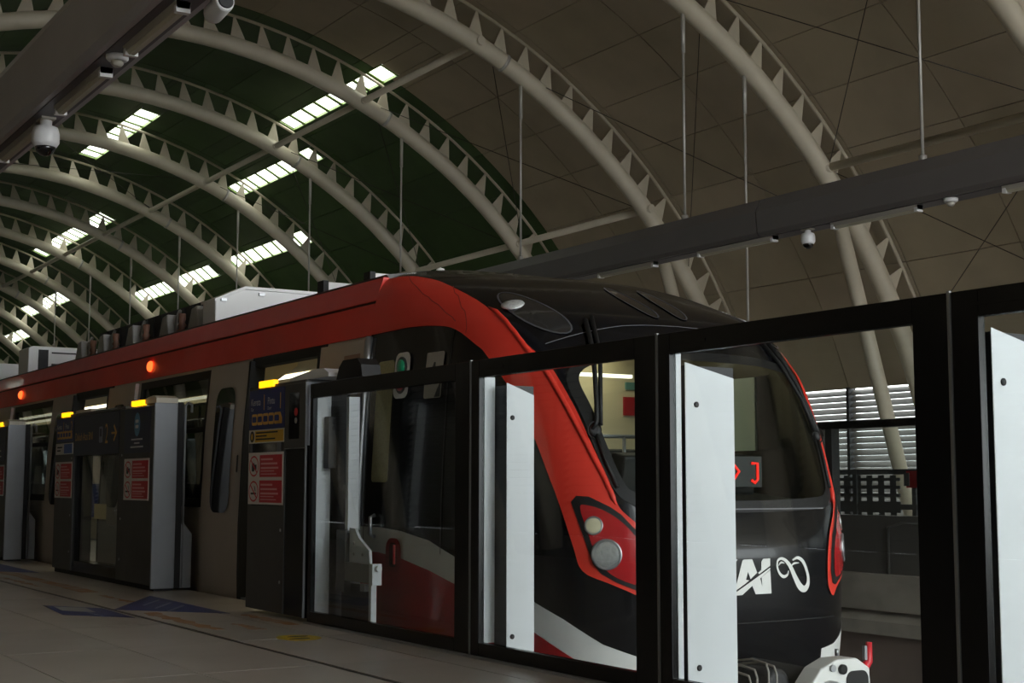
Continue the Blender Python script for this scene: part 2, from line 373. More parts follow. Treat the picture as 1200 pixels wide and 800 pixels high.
# ---- unseen wall added behind the camera to cut grazing light on the near side
ew = MB(); pts = [(-2.4, 0.0), (1.4, 0.0), (1.4, ZC + math.sqrt(RSH**2 - (1.4 - YC)**2))]
pts += [(YC + RSH * math.sin(math.radians(t)), ZC + RSH * math.cos(math.radians(t))) for t in range(-38, -71, -4)]
tag(ew.prism(pts, 'x', 7.0, 7.2).build('wall_end_blocker', mat('end_blocker_grey', (120, 116, 110), 0.8, var=0.2, scale=1)), 'unseen wall added across the near platform behind the camera to block light', None, kind='structure')
ew = MB(); pts = [(YC + RSH * math.sin(math.radians(t)), ZC + RSH * math.cos(math.radians(t))) for t in range(-70, 71, 5)]
tag(ew.prism([(-2.4, -1.4)] + pts + [(18.2, -1.4)], 'x', V0 - .3, V0).build('wall_back_blocker', M_DARK), 'dark wall added at the far end of the station to block daylight', None, kind='structure')  # added wall, keeps daylight from entering at the far end
# ---- steel truss arches
def arc_pts(r, a, b, n): return [(0, r * math.sin(math.radians(a + (b - a) * k / n)), ZC + r * math.cos(math.radians(a + (b - a) * k / n))) for k in range(n + 1)]
arch_tube = MB().tube(arc_pts(RV, -83, 83, 72), 0.155, 14).mesh('arch_tube', M_ARCH)
arch_chord = MB().tube(arc_pts(RV + 0.55, -78, 78, 60), 0.032, 6).mesh('top_chord', M_ARCH)
web = MB().prism([(-0.012, 0.12), (0.30, 0.12), (0.012, 0.55), (-0.012, 0.55)], 'x', -0.010, 0.010).mesh('web_plate', M_ARCH)
webR = MB().prism([(0.012, 0.12), (-0.30, 0.12), (-0.012, 0.55), (0.012, 0.55)], 'x', -0.010, 0.010).mesh('web_plate', M_ARCH)
strut = {s: MB().tube([(0, s * 7.98, 4.96), (0, s * 9.55, -0.02)], 0.12, 12).mesh('leg_strut', M_ARCH) for s in (1, -1)}
clampm = MB().tube([(0, -0.03, 0), (0, 0.03, 0)], 0.164, 14).mesh('splice_collar', M_ROD)
def child(name, me, root, loc=(0, 0, 0), rx=0.0):
    o = bpy.data.objects.new(name, me); COL.objects.link(o); o.parent = root; o.location = loc; o.rotation_euler = (rx, 0, 0); return o
for i in range(-3, 14):
    x = ARCH_X(i)
    if x > V1: continue
    if i >= 0: lab = 'white steel truss arch, %s counted leftward from the upper right corner' % ordn(i)
    else: lab = 'white steel truss arch over the platform beside the camera, %s of those outside the picture' % ordn(i + 3)
    root = thing('roof_arch', lab, 'roof arch', (x, YC, 0), 'roof truss arches')
    child('arch_tube', arch_tube, root); child('top_chord', arch_chord, root)
    for s in (1, -1): child('leg_strut', strut[s], root)
    for t in (26, 50): 
        a = math.radians(t); child('splice_collar', clampm, root, (0, RV * math.sin(a), ZC + RV * math.cos(a)), -a)
    t = -72 if i >= 0 else 0
    k = 0
    lo = -20 if i >= 3 else 0
    while k * 2.9 <= 76:
        for sg in (1, -1):
            th = sg * (1.2 + k * 2.9)
            if th < lo - 12 and i < 12: continue
            a = math.radians(th)
            child('web_plate', web if sg > 0 else webR, root, (0, RV * math.sin(a), ZC + RV * math.cos(a)), -a)
        k += 1
# longitudinal tie tubes
def polar(t, r=RV): return YC + r * math.sin(math.radians(t)), ZC + r * math.cos(math.radians(t))
def tie(t, i0, i1, label):
    y, z = polar(t)
    r = MB().tube([(ARCH_X(i0), y, z), (ARCH_X(i1), y, z)], 0.066, 10)
    for i in range(i1, i0 + 1): r.lathe((ARCH_X(i) - 0.2, y, z), (1, 0, 0), [(0.078, 0), (0.078, 0.4)], 10)
    tag(r.build('tie_tube', M_ARCH), label, 'tie tube', 'longitudinal roof tie tubes')
tie(22.6, 13, 2, 'long pale tie tube running between arches under the skylights')
tie(47.0, 13, 2, 'long pale tie tube low on the far roof side, left part')
tie(47.6, 1, -3, 'pale tie tube low on the far roof side, right part above the far beam')
tie(-22.6, 13, -3, 'long pale tie tube on the near side of the roof above the platform beam')
# cross bracing cables
def cable(i0, t0, i1, t1, label, r=0.007):
    p = polar(t0, RV + 0.1); q = polar(t1, RV + 0.1)
    tag(MB().tube([(ARCH_X(i0), p[0], p[1]), (ARCH_X(i1), q[0], q[1])], r, 5).build('bracing_cable', M_CABLE), label, 'cable', 'roof bracing cables')
CB = [(2, 30, 1, 55), (2, 55, 1, 30), (3, 24, 2, 48), (3, 48, 2, 24), (1, 26, 0, 48), (1, 48, 0, 26), (4, 24, 3, 48), (4, 48, 3, 24), (5, 24, 4, 48), (5, 48, 4, 24), (6, 0, 5, 23), (6, 23, 5, 0), (1, 48, 0, 66), (1, 66, 0, 48)]
for k, (a, b, c, d) in enumerate(CB):
    cable(a, b, c, d, 'thin bracing cable, %s to %s arch, %s%s' % (ordn(c), ordn(a), 'upper left to lower right' if b < d else 'lower left to upper right', ', in the lower roof' if max(b, d) > 60 else (', near the crown' if min(b, d) < 10 else '')))
# hanging rods
def rod(x, y, z0, label):
    t = math.asin((y - YC) / RV); z1 = ZC + RV * math.cos(t)
    r = thing('hanger_rod', label, 'hanger rod', (x, y, z0), 'hanger rods for the suspended beams')
    MB().tube([(x, y, z0), (x, y, z1 - 0.1)], 0.02, 8).build('rod_shaft', M_ROD, r)
    MB().tube([(x, y, z1 - 0.75), (x, y, z1 - 0.1)], 0.032, 8).build('upper_sleeve', M_ROD, r)
    MB().lathe((x, y, z0), (0, 0, 1), [(0.05, 0), (0.05, 0.09)], 8).build('end_fitting', M_ROD, r)
for i in range(0, 10): rod(ARCH_X(i), 12.77, 4.72, 'thin steel hanger rod dropping from the %s arch to the far beam' % ordn(i))
rod(ARCH_X(1), 13.94, 2.9, 'second steel hanger rod dropping from the second arch behind the train nose')
for i in range(-2, 4): rod(ARCH_X(i), 3.03, 4.9, 'thin steel hanger rod holding the near beam at the %s arch position from the camera' % ordn(i + 2))

# ---- suspended service beams with lights and cameras
M_BEAM_LIT = mat('lit_beam_cladding', (178, 176, 180), 0.42, var=0.1, scale=1.5)  # beam cladding made paler: light on the near beam is put into its colour
def beam(label, yc, x0, x1, sgn, ztop, joints):
    b = thing('service_beam', label, 'beam', ((x0 + x1) / 2, yc, 4.22), 'suspended service beams')
    sec = [(-0.17, 4.22), (-0.21, 4.27), (-0.24, ztop - 0.17), (-0.15, ztop), (0.15, ztop), (0.24, ztop - 0.17), (0.21, 4.27), (0.17, 4.22)]
    js = [x0] + joints + [x1]
    for k in range(len(js) - 1):
        MB().prism([(yc + p, q) for p, q in sec], 'x', js[k] + 0.012, js[k + 1] - 0.012).build('cladding', M_BEAM_LIT if sgn > 0 else M_BEAM, b)
    MB().box(x0, x1, yc - 0.12, yc + 0.12, 4.212, ztop - 0.1).build('core', M_BEAMD, b)
    return b
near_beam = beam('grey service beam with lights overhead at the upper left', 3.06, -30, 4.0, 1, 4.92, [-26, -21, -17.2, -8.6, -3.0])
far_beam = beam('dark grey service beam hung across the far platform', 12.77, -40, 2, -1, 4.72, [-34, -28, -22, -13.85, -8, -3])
def tube_light(x0, x1, y, z, label):
    t = thing('batten_light', label, 'light fitting', ((x0 + x1) / 2, y, z), 'batten lights under the service beams')
    MB().prism([(y - 0.055, z), (y + 0.055, z), (y + 0.045, z - 0.05), (y - 0.045, z - 0.05)], 'x', x0, x1).build('housing', M_FIX, t)
    MB().prism([(y - 0.038, z - 0.05), (y + 0.038, z - 0.05), (y + 0.02, z - 0.075), (y - 0.02, z - 0.075)], 'x', x0 + 0.05, x1 - 0.05).build('diffuser', mat('light_diffuser', (196, 192, 172), 0.4), t)
    for e in (x0, x1 - 0.05): MB().box(e, e + 0.05, y - 0.05, y + 0.05, z - 0.078, z).build('end_cap', M_WHITEP, t)
for k, (a, b) in enumerate(((-10.25, -9.05), (-12.25, -10.85), (-14.4, -12.9), (-16.6, -15.2))): tube_light(a, b, 3.06, 4.213, 'cream batten light under the near beam, %s from its right end' % ordn(k))
for k, (a, b) in enumerate(((-10.0, -8.4), (-12.6, -11.2), (-15.2, -13.65), (-17.6, -16.2))): tube_light(a, b, 12.70, 4.213, 'pale batten light under the far beam, %s from the right edge' % ordn(k))
def dome_cam(x, y, z, s, label):
    t = thing('dome_camera', label, 'camera', (x, y, z), 'dome cameras')
    MB().lathe((x, y, z), (0, 0, -1), [(0.05 * s, 0), (0.05 * s, 0.06 * s), (0.10 * s, 0.08 * s), (0.115 * s, 0.13 * s), (0.115 * s, 0.21 * s), (0.09 * s, 0.25 * s)], 24).build('housing', M_WHITEP, t)
    MB().lathe((x, y, z - 0.24 * s), (0, 0, -1), [(0.09 * s, 0), (0.085 * s, 0.03 * s), (0.065 * s, 0.06 * s), (0.035 * s, 0.08 * s), (0.004, 0.086 * s)], 24).build('dome', M_DOME, t)
    MB().box(x - 0.1 * s, x + 0.1 * s, y - 0.06 * s, y + 0.06 * s, z - 0.02, z).build('mount_plate', M_FIX, t)
dome_cam(-12.72, 3.06, 4.215, 1.05, 'white dome camera with a black lens under the near beam')
dome_cam(-13.05, 12.70, 4.215, 0.8, 'small white dome camera under the far beam')
def detector(x, y, z, label):
    t = thing('smoke_detector', label, 'smoke detector', (x, y, z), 'smoke detectors')
    MB().lathe((x, y, z), (0, 0, -1), [(0.085, 0), (0.085, 0.03), (0.07, 0.045)], 20).build('base', M_WHITEP, t)
    MB().lathe((x, y, z - 0.045), (0, 0, -1), [(0.045, 0), (0.05, 0.02), (0.03, 0.045)], 16).build('sensor_cage', M_FIX, t)
detector(-10.5, 3.04, 4.213, 'white smoke detector between two lights under the near beam')
detector(-10.75, 12.70, 4.213, 'white smoke detector under the far beam')
t = thing('beam_end_speaker', 'white round speaker under the near beam at the top picture edge', 'speaker', (-8.95, 3.2, 4.2))
MB().lathe((-9.0, 3.24, 4.13), (1, 0, 0.1), [(0.055, 0), (0.068, 0.03), (0.068, 0.24), (0.06, 0.27)], 20).build('drum', M_WHITEP, t)
MB().lathe((-8.73, 3.24, 4.157), (1, 0, 0.1), [(0.055, 0), (0.05, 0.012)], 20).build('grille', M_DARK, t)

# ================================================================== TRAIN
WZ = [(-.75, 1.2), (-.5, 1.28), (-.2, 1.34), (.2, 1.35), (.6, 1.35), (1.4, 1.32), (2.0, 1.27), (2.3, 1.22), (2.42, 1.16), (2.48, 1.08), (2.52, .95), (2.55, .75), (2.575, .45), (2.585, .02)]
XF = list(zip([-.75, -.5, -.2, .2, .5, .8, 1.1, 1.4, 1.7, 2.0, 2.2, 2.4, 2.5, 2.585], [-6.86, -6.7, -6.58, -6.545, -6.546, -6.599, -6.714, -6.848, -7.015, -7.253, -7.613, -8.168, -8.768, -9.19]))
PE = list(zip([-.75, .3, .8, 1.4, 1.7, 2.0, 2.2, 2.4, 2.585], [3.74, 3.82, 3.92, 4.26, 4.46, 4.16, 3.16, 2.1, 2.1]))
def pchip(tab, z):
    x = np.array([a for a, _ in tab]); y = np.array([b for _, b in tab]); hh = np.diff(x); d = np.diff(y) / hh
    m = np.zeros(len(x)); m[0] = d[0]; m[-1] = d[-1]
    for i in range(1, len(x) - 1):
        if d[i - 1] * d[i] > 0:
            w1 = 2 * hh[i] + hh[i - 1]; w2 = hh[i] + 2 * hh[i - 1]; m[i] = (w1 + w2) / (w1 / d[i - 1] + w2 / d[i])
    i = min(max(int(np.searchsorted(x, z)) - 1, 0), len(x) - 2); t = (z - x[i]) / hh[i]
    return (2 * t**3 - 3 * t * t + 1) * y[i] + (t**3 - 2 * t * t + t) * hh[i] * m[i] + (-2 * t**3 + 3 * t * t) * y[i + 1] + (t**3 - t * t) * hh[i] * m[i + 1]
TZ = np.concatenate([np.linspace(-.75, 2.3, 123), np.linspace(2.32, 2.5, 19), np.linspace(2.505, 2.585, 17)])
NS = 241; TS = np.linspace(-1, 1, NS); TAB = np.zeros((len(TZ), NS, 3)); TPH = np.zeros((len(TZ), NS))
_ph = np.linspace(-90, 90, 1801); _ph = np.sign(_ph) * 90 * np.abs(_ph / 90) ** 2.2
for i, z in enumerate(TZ):
    w = pchip(WZ, z); L = pchip(XF, z) - XR; p = np.interp(z, [a for a, _ in PE], [b for _, b in PE])
    s, c = np.sin(np.radians(_ph)), np.cos(np.radians(_ph))
    X = XR + L * np.abs(c) ** (2 / p); Y = YT + w * np.sign(s) * np.abs(s) ** (2 / p)
    al = np.concatenate([[0], np.cumsum(np.hypot(np.diff(X), np.diff(Y)))]); al = al / al[-1] * 2 - 1
    TAB[i, :, 0] = np.interp(TS, al, X); TAB[i, :, 1] = np.interp(TS, al, Y); TAB[i, :, 2] = z; TPH[i] = np.interp(TS, al, _ph)
def NP(z, s):
    i = float(np.interp(z, TZ, np.arange(len(TZ)))); j = (s + 1) / 2 * (NS - 1)
    i0 = min(int(i), len(TZ) - 2); j0 = min(max(int(j), 0), NS - 2); a = i - i0; b = min(max(j - j0, 0), 1)
    return Vector(TAB[i0, j0] * (1 - a) * (1 - b) + TAB[i0 + 1, j0] * a * (1 - b) + TAB[i0, j0 + 1] * (1 - a) * b + TAB[i0 + 1, j0 + 1] * a * b)
def NN(z, s):
    a = NP(min(z + .02, 2.58), s) - NP(max(z - .02, -.75), s); b = NP(z, min(s + .02, 1)) - NP(z, max(s - .02, -1))
    n = b.cross(a).normalized(); c = NP(z, s) - Vector((-8.2, YT, 0.9)); return n if n.dot(c) > 0 else -n
def row(z): return int(round(float(np.interp(z, TZ, np.arange(len(TZ))))))
def s_ph(z, ph): return float(np.interp(ph, TPH[row(z)], TS))
def s_y(z, y): return float(np.interp(y, TAB[row(z), :, 1], TS))
def s_x(z, x, side=-1):                                      # near side (-1) by X
    r = TAB[row(z), :NS // 2 + 1]; s = float(np.interp(x, r[:, 0], TS[:NS // 2 + 1])); return s if side < 0 else -s
def smooth_loop(poly, n=3):
    out = []
    m = len(poly)
    for k in range(m):
        p0, p1, p2, p3 = poly[k - 1], poly[k], poly[(k + 1) % m], poly[(k + 2) % m]
        for q in range(n):
            t = q / n
            out.append(tuple(0.5 * (2 * p1[e] + (p2[e] - p0[e]) * t + (2 * p0[e] - 5 * p1[e] + 4 * p2[e] - p3[e]) * t * t + (3 * p1[e] - p0[e] - 3 * p2[e] + p3[e]) * t**3) for e in (0, 1)))
    return out
def fill2d(poly, maxlen):                                    # triangulated, subdivided planar fill of a polygon
    bm = bmesh.new(); vs = [bm.verts.new((a, b, 0)) for a, b in poly]; bm.faces.new(vs)
    bmesh.ops.triangulate(bm, faces=bm.faces[:])
    for _ in range(7):
        e = [e for e in bm.edges if e.calc_length() > maxlen]
        if not e: break
        bmesh.ops.subdivide_edges(bm, edges=e, cuts=1); bmesh.ops.triangulate(bm, faces=[f for f in bm.faces if len(f.verts) > 3])
    bm.verts.index_update(); v = [(q.co.x, q.co.y) for q in bm.verts]; f = [tuple(q.index for q in fc.verts) for fc in bm.faces]; bm.free(); return v, f
SCL = 3.2                                                    # half arc length of a section, metres (for even fills)
def nose_patch(name, zs_poly, m, parent, off=0.004, maxlen=0.06, thick=0.0):
    v, f = fill2d([(s * SCL, z) for z, s in zs_poly], maxlen)
    pts = [NP(z, a / SCL) + NN(z, a / SCL) * off for a, z in v]
    mb = MB(); mb.add(pts, f, True); o = mb.build(name, m, parent); return o
def mirror(poly): return [(z, -s) for z, s in poly][::-1]
def nose_strip(name, path, width, m, parent, off=0.006, closed=False):   # band of given width centred on a path (z,s) on the surface
    pts = [NP(z, s) + NN(z, s) * off for z, s in path]; ns = [NN(z, s) for z, s in path]; n = len(pts); vs = []
    for i in range(n):
        a, b = (pts[(i - 1) % n], pts[(i + 1) % n]) if closed else (pts[max(i - 1, 0)], pts[min(i + 1, n - 1)])
        sd = (b - a).cross(ns[i]).normalized(); w = width[i] if isinstance(width, list) else width
        vs += [pts[i] + sd * w / 2, pts[i] - sd * w / 2]
    fs = [(2 * i, 2 * i + 1, 2 * ((i + 1) % n) + 1, 2 * ((i + 1) % n)) for i in range(n if closed else n - 1)]
    return MB().add(vs, fs, True).build(name, m, parent)

train = thing('train', 'red, black and white metro train with a rounded nose standing at the platform', 'train', (-18, YT, -1.28))
# --- windshield outline (z, phi) and nose skin
WSH_H = [(1.775, 0), (1.765, -6.6), (1.735, -16), (1.69, -24), (1.62, -28.6), (1.54, -29.4), (1.39, -27.6), (1.141, -25.6), (.945, -23.4), (.875, -20.5), (.835, -14), (.815, 0)]
half = [(z, s_ph(z, p)) for z, p in WSH_H]
wsh = half + [(z, -s) for z, s in half[-2:0:-1]]
def inside(p, poly):
    c = False; n = len(poly)
    for i in range(n):
        a, b = poly[i], poly[(i + 1) % n]
        if (a[0] > p[0]) != (b[0] > p[0]) and p[1] < (b[1] - a[1]) * (p[0] - a[0]) / (b[0] - a[0]) + a[1]: c = not c
    return c
skin, glz = MB(), MB()
vid = [tuple(p) for rowp in TAB for p in rowp]
skin.v = list(vid); glz.v = list(vid)
for i in range(len(TZ) - 1):
    for j in range(NS - 1):
        q = (i * NS + j, i * NS + j + 1, (i + 1) * NS + j + 1, (i + 1) * NS + j)
        tgt = glz if inside(((TZ[i] + TZ[i + 1]) / 2, (TS[j] + TS[j + 1]) / 2), wsh) else skin
        tgt.f.append(q); tgt.sm.append(True)
def clean(o):
    bm = bmesh.new(); bm.from_mesh(o.data); bmesh.ops.delete(bm, geom=[v for v in bm.verts if not v.link_faces], context='VERTS'); bm.to_mesh(o.data); bm.free(); return o
nose = clean(skin.build('nose_shell', M_BLK, train))
ws = clean(glz.build('windshield', M_WSH, train))
wl = smooth_loop(wsh, 4)
nose_strip('windshield_border', wl, 0.075, M_RUB, ws, 0.005, True)
nose_strip('lower_border_line', [(.80, s_ph(.8, p)) for p in np.linspace(-16, 16, 30)], 0.008, mat('seam_highlight', (120, 120, 124), 0.3), ws, 0.008)
WTOP = [(1.822, -36.1), (1.892, -21.3), (1.962, -6.6), (1.985, 0)]
wt = [(np.interp(p, [q for _, q in WTOP], [z for z, _ in WTOP])) for p in np.linspace(-36, 0, 25)]
wt = [(z, s_ph(z, p)) for z, p in zip(wt, np.linspace(-36, 0, 25))]
nose_strip('windscreen_top_seam', wt + [(z, -q) for z, q in wt[-2::-1]], 0.006, mat('seam_grey', (110, 110, 112), 0.35), ws, 0.004)
# --- red swoosh from the roof band round the windshield to the headlights
SWO = [(2.03, -90), (2.033, -87.5), (2.033, -84.6), (2.012, -77.1), (1.966, -70), (1.839, -63.4), (1.764, -60.4), (1.528, -53.55), (1.269, -48.45), (1.024, -45.3), (.776, -42.3), (.587, -40.1), (.445, -37.5), (.374, -29.4), (.305, -21.5), (.25, -18.5), (.28, -16.4), (.345, -15.2), (.506, -15.2), (.639, -17.2), (.72, -20.3), (.763, -22.5), (.828, -25.0), (.978, -26.2), (1.167, -28.5), (1.422, -31.6), (1.667, -36.2), (1.782, -41.5), (1.936, -48.7), (2.166, -53.2), (2.346, -59.1), (2.42, -66), (2.445, -74), (2.45, -82), (2.45, -90)]
swo = [(z, s_ph(z, p)) for z, p in SWO]
swo = swo[:1] + [q for q in smooth_loop(swo, 4)][4:-7] + swo[-1:]
for k, poly in enumerate((swo, mirror(swo))): nose_patch('red_swoosh', poly, M_RED, train, 0.009, 0.05)
EDGE = [(.83, -25.6), (.978, -27.2), (1.167, -30.1), (1.422, -34.4), (1.667, -39.0), (1.79, -44.0), (1.95, -48.2), (2.1, -51.8)]
ez = np.linspace(.83, 2.1, 34); ep = np.interp(ez, [z for z, _ in EDGE], [p for _, p in EDGE])
for sg in (1, -1): MB().tube([NP(z, sg * s_ph(z, p)) + NN(z, sg * s_ph(z, p)) * .008 for z, p in zip(ez, ep)], [.004] + [.017] * 32 + [.004], 8).build('pillar_moulding', M_RED, train)
# seams across the swoosh
for a, b in (((2.44, -73), (2.02, -68.5)), ((2.30, -57), (1.93, -66.5))): nose_strip('panel_seam', [(a[0] + (b[0] - a[0]) * k / 12, s_ph(a[0] + (b[0] - a[0]) * k / 12, a[1] + (b[1] - a[1]) * k / 12)) for k in range(13)], 0.006, mat('red_seam', (150, 40, 34), 0.5), train, 0.011)
# --- headlights
HLO = [(.847, -39.2), (.882, -37.3), (.878, -33.5), (.818, -27.5), (.773, -24.5), (.70, -21.6), (.63, -18.6), (.53, -16.9), (.40, -16.6), (.33, -17.6), (.315, -19.6), (.334, -21.5), (.384, -27.6), (.432, -31.9), (.491, -34.4), (.638, -36.5), (.787, -38.5)]
HLI = [(.815, -36.6), (.825, -34), (.80, -30), (.745, -25.6), (.66, -21.8), (.55, -18.8), (.41, -18.5), (.365, -20.6), (.404, -26.8), (.455, -30.5), (.52, -33.1), (.66, -35.1)]
hlo = [(z, s_ph(z, p)) for z, p in HLO]; hli = smooth_loop([(z, s_ph(z, p)) for z, p in HLI], 3)
for k in (0, 1):
    f = (lambda q: q) if k == 0 else mirror
    h = nose_patch('headlight', f(hlo), M_RUB, train, 0.013, 0.05); h['label'] = ('near', 'far')[k] + ' headlight with black rubber surround and red inside'
    nose_patch('reflector_panel', f(hli), mat('headlight_red', (176, 30, 34), 0.25, coat=0.6), h, 0.017, 0.04)
    sg = -1 if k == 0 else 1
    for z, ph, r, nm, mm in ((.708, -33.2, .052, 'marker_lamp', mat('marker_lens', (214, 208, 176), 0.2, coat=1.0)), (.543, -30.2, .085, 'main_lamp', mat('lamp_reflector', (226, 230, 230), 0.18, 0.7, var=0.5, scale=40, bump=0.5))):
        s = s_ph(z, ph); s = s if k == 0 else -s; c = NP(z, s) + NN(z, s) * 0.018
        l = MB().lathe(c, NN(z, s), [(r, -0.012), (r * 1.0, 0.0), (r * 0.86, 0.003), (r * 0.5, 0.005), (0.004, 0.006)], 28).build(nm, mm, h)
        MB().lathe(c, NN(z, s), [(r * 1.08, -0.012), (r * 1.08, 0.002), (r * 0.99, 0.003)], 28).build('bezel', M_STEEL, h)
# white daytime reflection-shaped moulding between headlight and nose (painted fascia)
# --- white and red lower livery
WUP = [(.652, -90), (.652, -89.0), (.635, -86.3), (.584, -80.8), (.478, -73.4), (.363, -63.5), (.253, -52), (.163, -43.4), (.024, -31.45), (-.054, -20.2), (-.075, -13)]
WLO = [(.479, -90), (.479, -89), (.447, -85.8), (.391, -80.65), (.312, -73.5), (.193, -63.4), (.076, -52), (.001, -45.8), (-.071, -39.4), (-.197, -27.8), (-.36, -18), (-.42, -13)]
wu = [(z, s_ph(z, p)) for z, p in WUP]; wl_ = [(z, s_ph(z, p)) for z, p in WLO]
for f in ((lambda q: q), mirror):
    nose_patch('white_stripe', f(wu + wl_[::-1]), M_TWHITE, train, 0.004, 0.06)
    nose_patch('red_skirt', f(wl_[:10] + [(-.70, s_ph(-.7, -27)), (-.72, s_ph(-.72, -60)), (-.72, s_ph(-.72, -90))]), mat('train_deep_red', (176, 26, 34), 0.32, coat=0.5), train, 0.004, 0.08)
# --- roof marker lenses
for k, (z, ph, dz, ds, tilt) in enumerate(((2.055, -36.0, .165, .17, -.06), (2.172, -1.5, .13, .085, -.012), (2.172, 1.5, .13, .085, .012), (2.055, 36.0, .165, .17, .06))):
    s0 = s_ph(z, ph); pl = []
    sg = 1 if ph < 0 else -1
    for q in range(26):
        a = 2 * math.pi * q / 26; u, v = math.cos(a), math.sin(a)
        pl.append((z + dz * v, s0 + (ds * u - sg * dz * v * 1.0 * (1.1 if k in (0, 3) else 0.3)) / SCL))
    ln = nose_patch('roof_lamp', pl, mat('lamp_glass_dark', (38, 39, 41), 0.12, coat=1.0), train, 0.005, 0.05)
    cz = z + dz * .45; cs = s0 - sg * dz * .45 * (1.1 if k in (0, 3) else .3) / SCL
    nose_strip('lens_rim', pl, 0.012, mat('lens_rim', (70, 71, 73), 0.3), ln, 0.007, True)
    if k in (0, 3):
        c = NP(cz - .02, cs - sg * .055 / SCL); n = NN(cz, cs)
        MB().lathe(c + n * 0.004, n, [(0.08, 0), (0.074, 0.008), (0.04, 0.014), (0.003, 0.016)], 20).build('bulb', mat('bulb_lens', (225, 228, 228), 0.2, 0.4, var=0.5, scale=70, bump=0.6), ln)
# --- front logo
def yz(poly): return [(z, s_y(z, y)) for y, z in poly]
LOGO = [[(5.712, .328), (5.772, .495), (5.783, .5), (5.85, .5), (5.888, .418), (5.834, .381), (5.815, .425), (5.797, .378), (5.823, .374), (5.788, .353), (5.714, .316)],
        [(5.707, .301), (5.995, .445), (5.995, .436), (5.766, .288), (5.707, .287)],
        [(5.897, .418), (5.921, .433), (5.923, .484), (5.94, .5), (5.996, .502), (5.995, .456), (5.905, .409)],
        [(5.846, .343), (5.912, .382), (5.928, .331), (5.924, .389), (5.995, .432), (6.002, .289), (5.873, .289)],
        [(5.50, .502), (5.575, .502), (5.575, .42), (5.66, .502), (5.735, .502), (5.65, .415), (5.70, .33), (5.70, .289), (5.668, .289), (5.60, .39), (5.575, .365), (5.575, .289), (5.50, .289)]]
for p in LOGO: nose_patch('logo_letter', yz(p), M_TWHITE, train, 0.004, 0.06)
INF = [[(6.149, .423, .0039), (6.137, .397, .0104), (6.106, .387, .0143), (6.074, .406, .013), (6.054, .445, .0104), (6.058, .484, .0104), (6.088, .498, .0117), (6.126, .484, .0156), (6.165, .445, .0221), (6.204, .379, .026), (6.245, .322, .0324), (6.285, .305, .0298), (6.315, .329, .0234), (6.321, .375, .0182), (6.302, .432, .0169), (6.271, .479, .0169), (6.227, .499, .013), (6.184, .485, .0078)],
       [(6.17, .448, .0032), (6.197, .465, .0091), (6.24, .467, .0032)], [(6.062, .454, .0026), (6.086, .474, .0091), (6.115, .468, .0032)]]
for st in INF:
    n = 5; q = []
    for k in range(len(st) - 1):
        p0, p1, p2, p3 = st[max(k - 1, 0)], st[k], st[k + 1], st[min(k + 2, len(st) - 1)]
        for t in np.linspace(0, 1, n, endpoint=(k == len(st) - 2)):
            q.append([0.5 * (2 * p1[e] + (p2[e] - p0[e]) * t + (2 * p0[e] - 5 * p1[e] + 4 * p2[e] - p3[e]) * t * t + (3 * p1[e] - p0[e] - 3 * p2[e] + p3[e]) * t**3) for e in (0, 1, 2)])
    nose_strip('logo_emblem', [(z, s_y(z, y)) for y, z, w in q], [1.35 * w for y, z, w in q], M_TWHITE, train, 0.004)
# bumper seam
nose_strip('bumper_seam', [(.12, s) for s in np.linspace(s_y(.12, 5.2), s_y(.12, 6.6), 24)], 0.006, M_RUB, train, 0.004)
# --- wipers
def wiper(path, label):
    return MB().tube([NP(z, s_ph(z, p)) + NN(z, s_ph(z, p)) * o for z, p, o in path], 0.016, 8).build('wiper_arm', M_RUB, train)
for sg in (-1, 1):
    w = wiper([(1.27, sg * 27.5, .02), (1.32, sg * 25.4, .03), (1.45, sg * 23.6, .03), (1.62, sg * 21.2, .03), (1.78, sg * 19.4, .03), (1.97, sg * 18.0, .025)], '')
    a = [(1.30, 24.4, .02), (1.5, 21.4, .025), (1.74, 17.2, .025), (2.0, 15.2, .02)]
    MB().tube([NP(z, s_ph(z, sg * p)) + NN(z, s_ph(z, sg * p)) * o for z, p, o in a], 0.014, 8).build('wiper_link', M_RUB, w)
    a = [(1.30, 26.6, .018), (1.1, 25.8, .014), (.93, 24.0, .012)]
    MB().tube([NP(z, s_ph(z, sg * p)) + NN(z, s_ph(z, sg * p)) * o for z, p, o in a], 0.012, 6).build('wiper_blade', M_RUB, w)
    c = NP(1.27, s_ph(1.27, sg * 26.8)); n = NN(1.27, s_ph(1.27, sg * 26.8))
    MB().lathe(c, n, [(0.038, 0), (0.038, 0.02), (0.022, 0.032)], 14).build('wiper_pivot', M_DARK, w)
    MB().tube([c + n * .02 + Vector((0, .05 * math.cos(q), .05 * math.sin(q))) for q in np.linspace(0, 2 * math.pi, 13)], .005, 5).build('hose_loop', M_RUB, w)
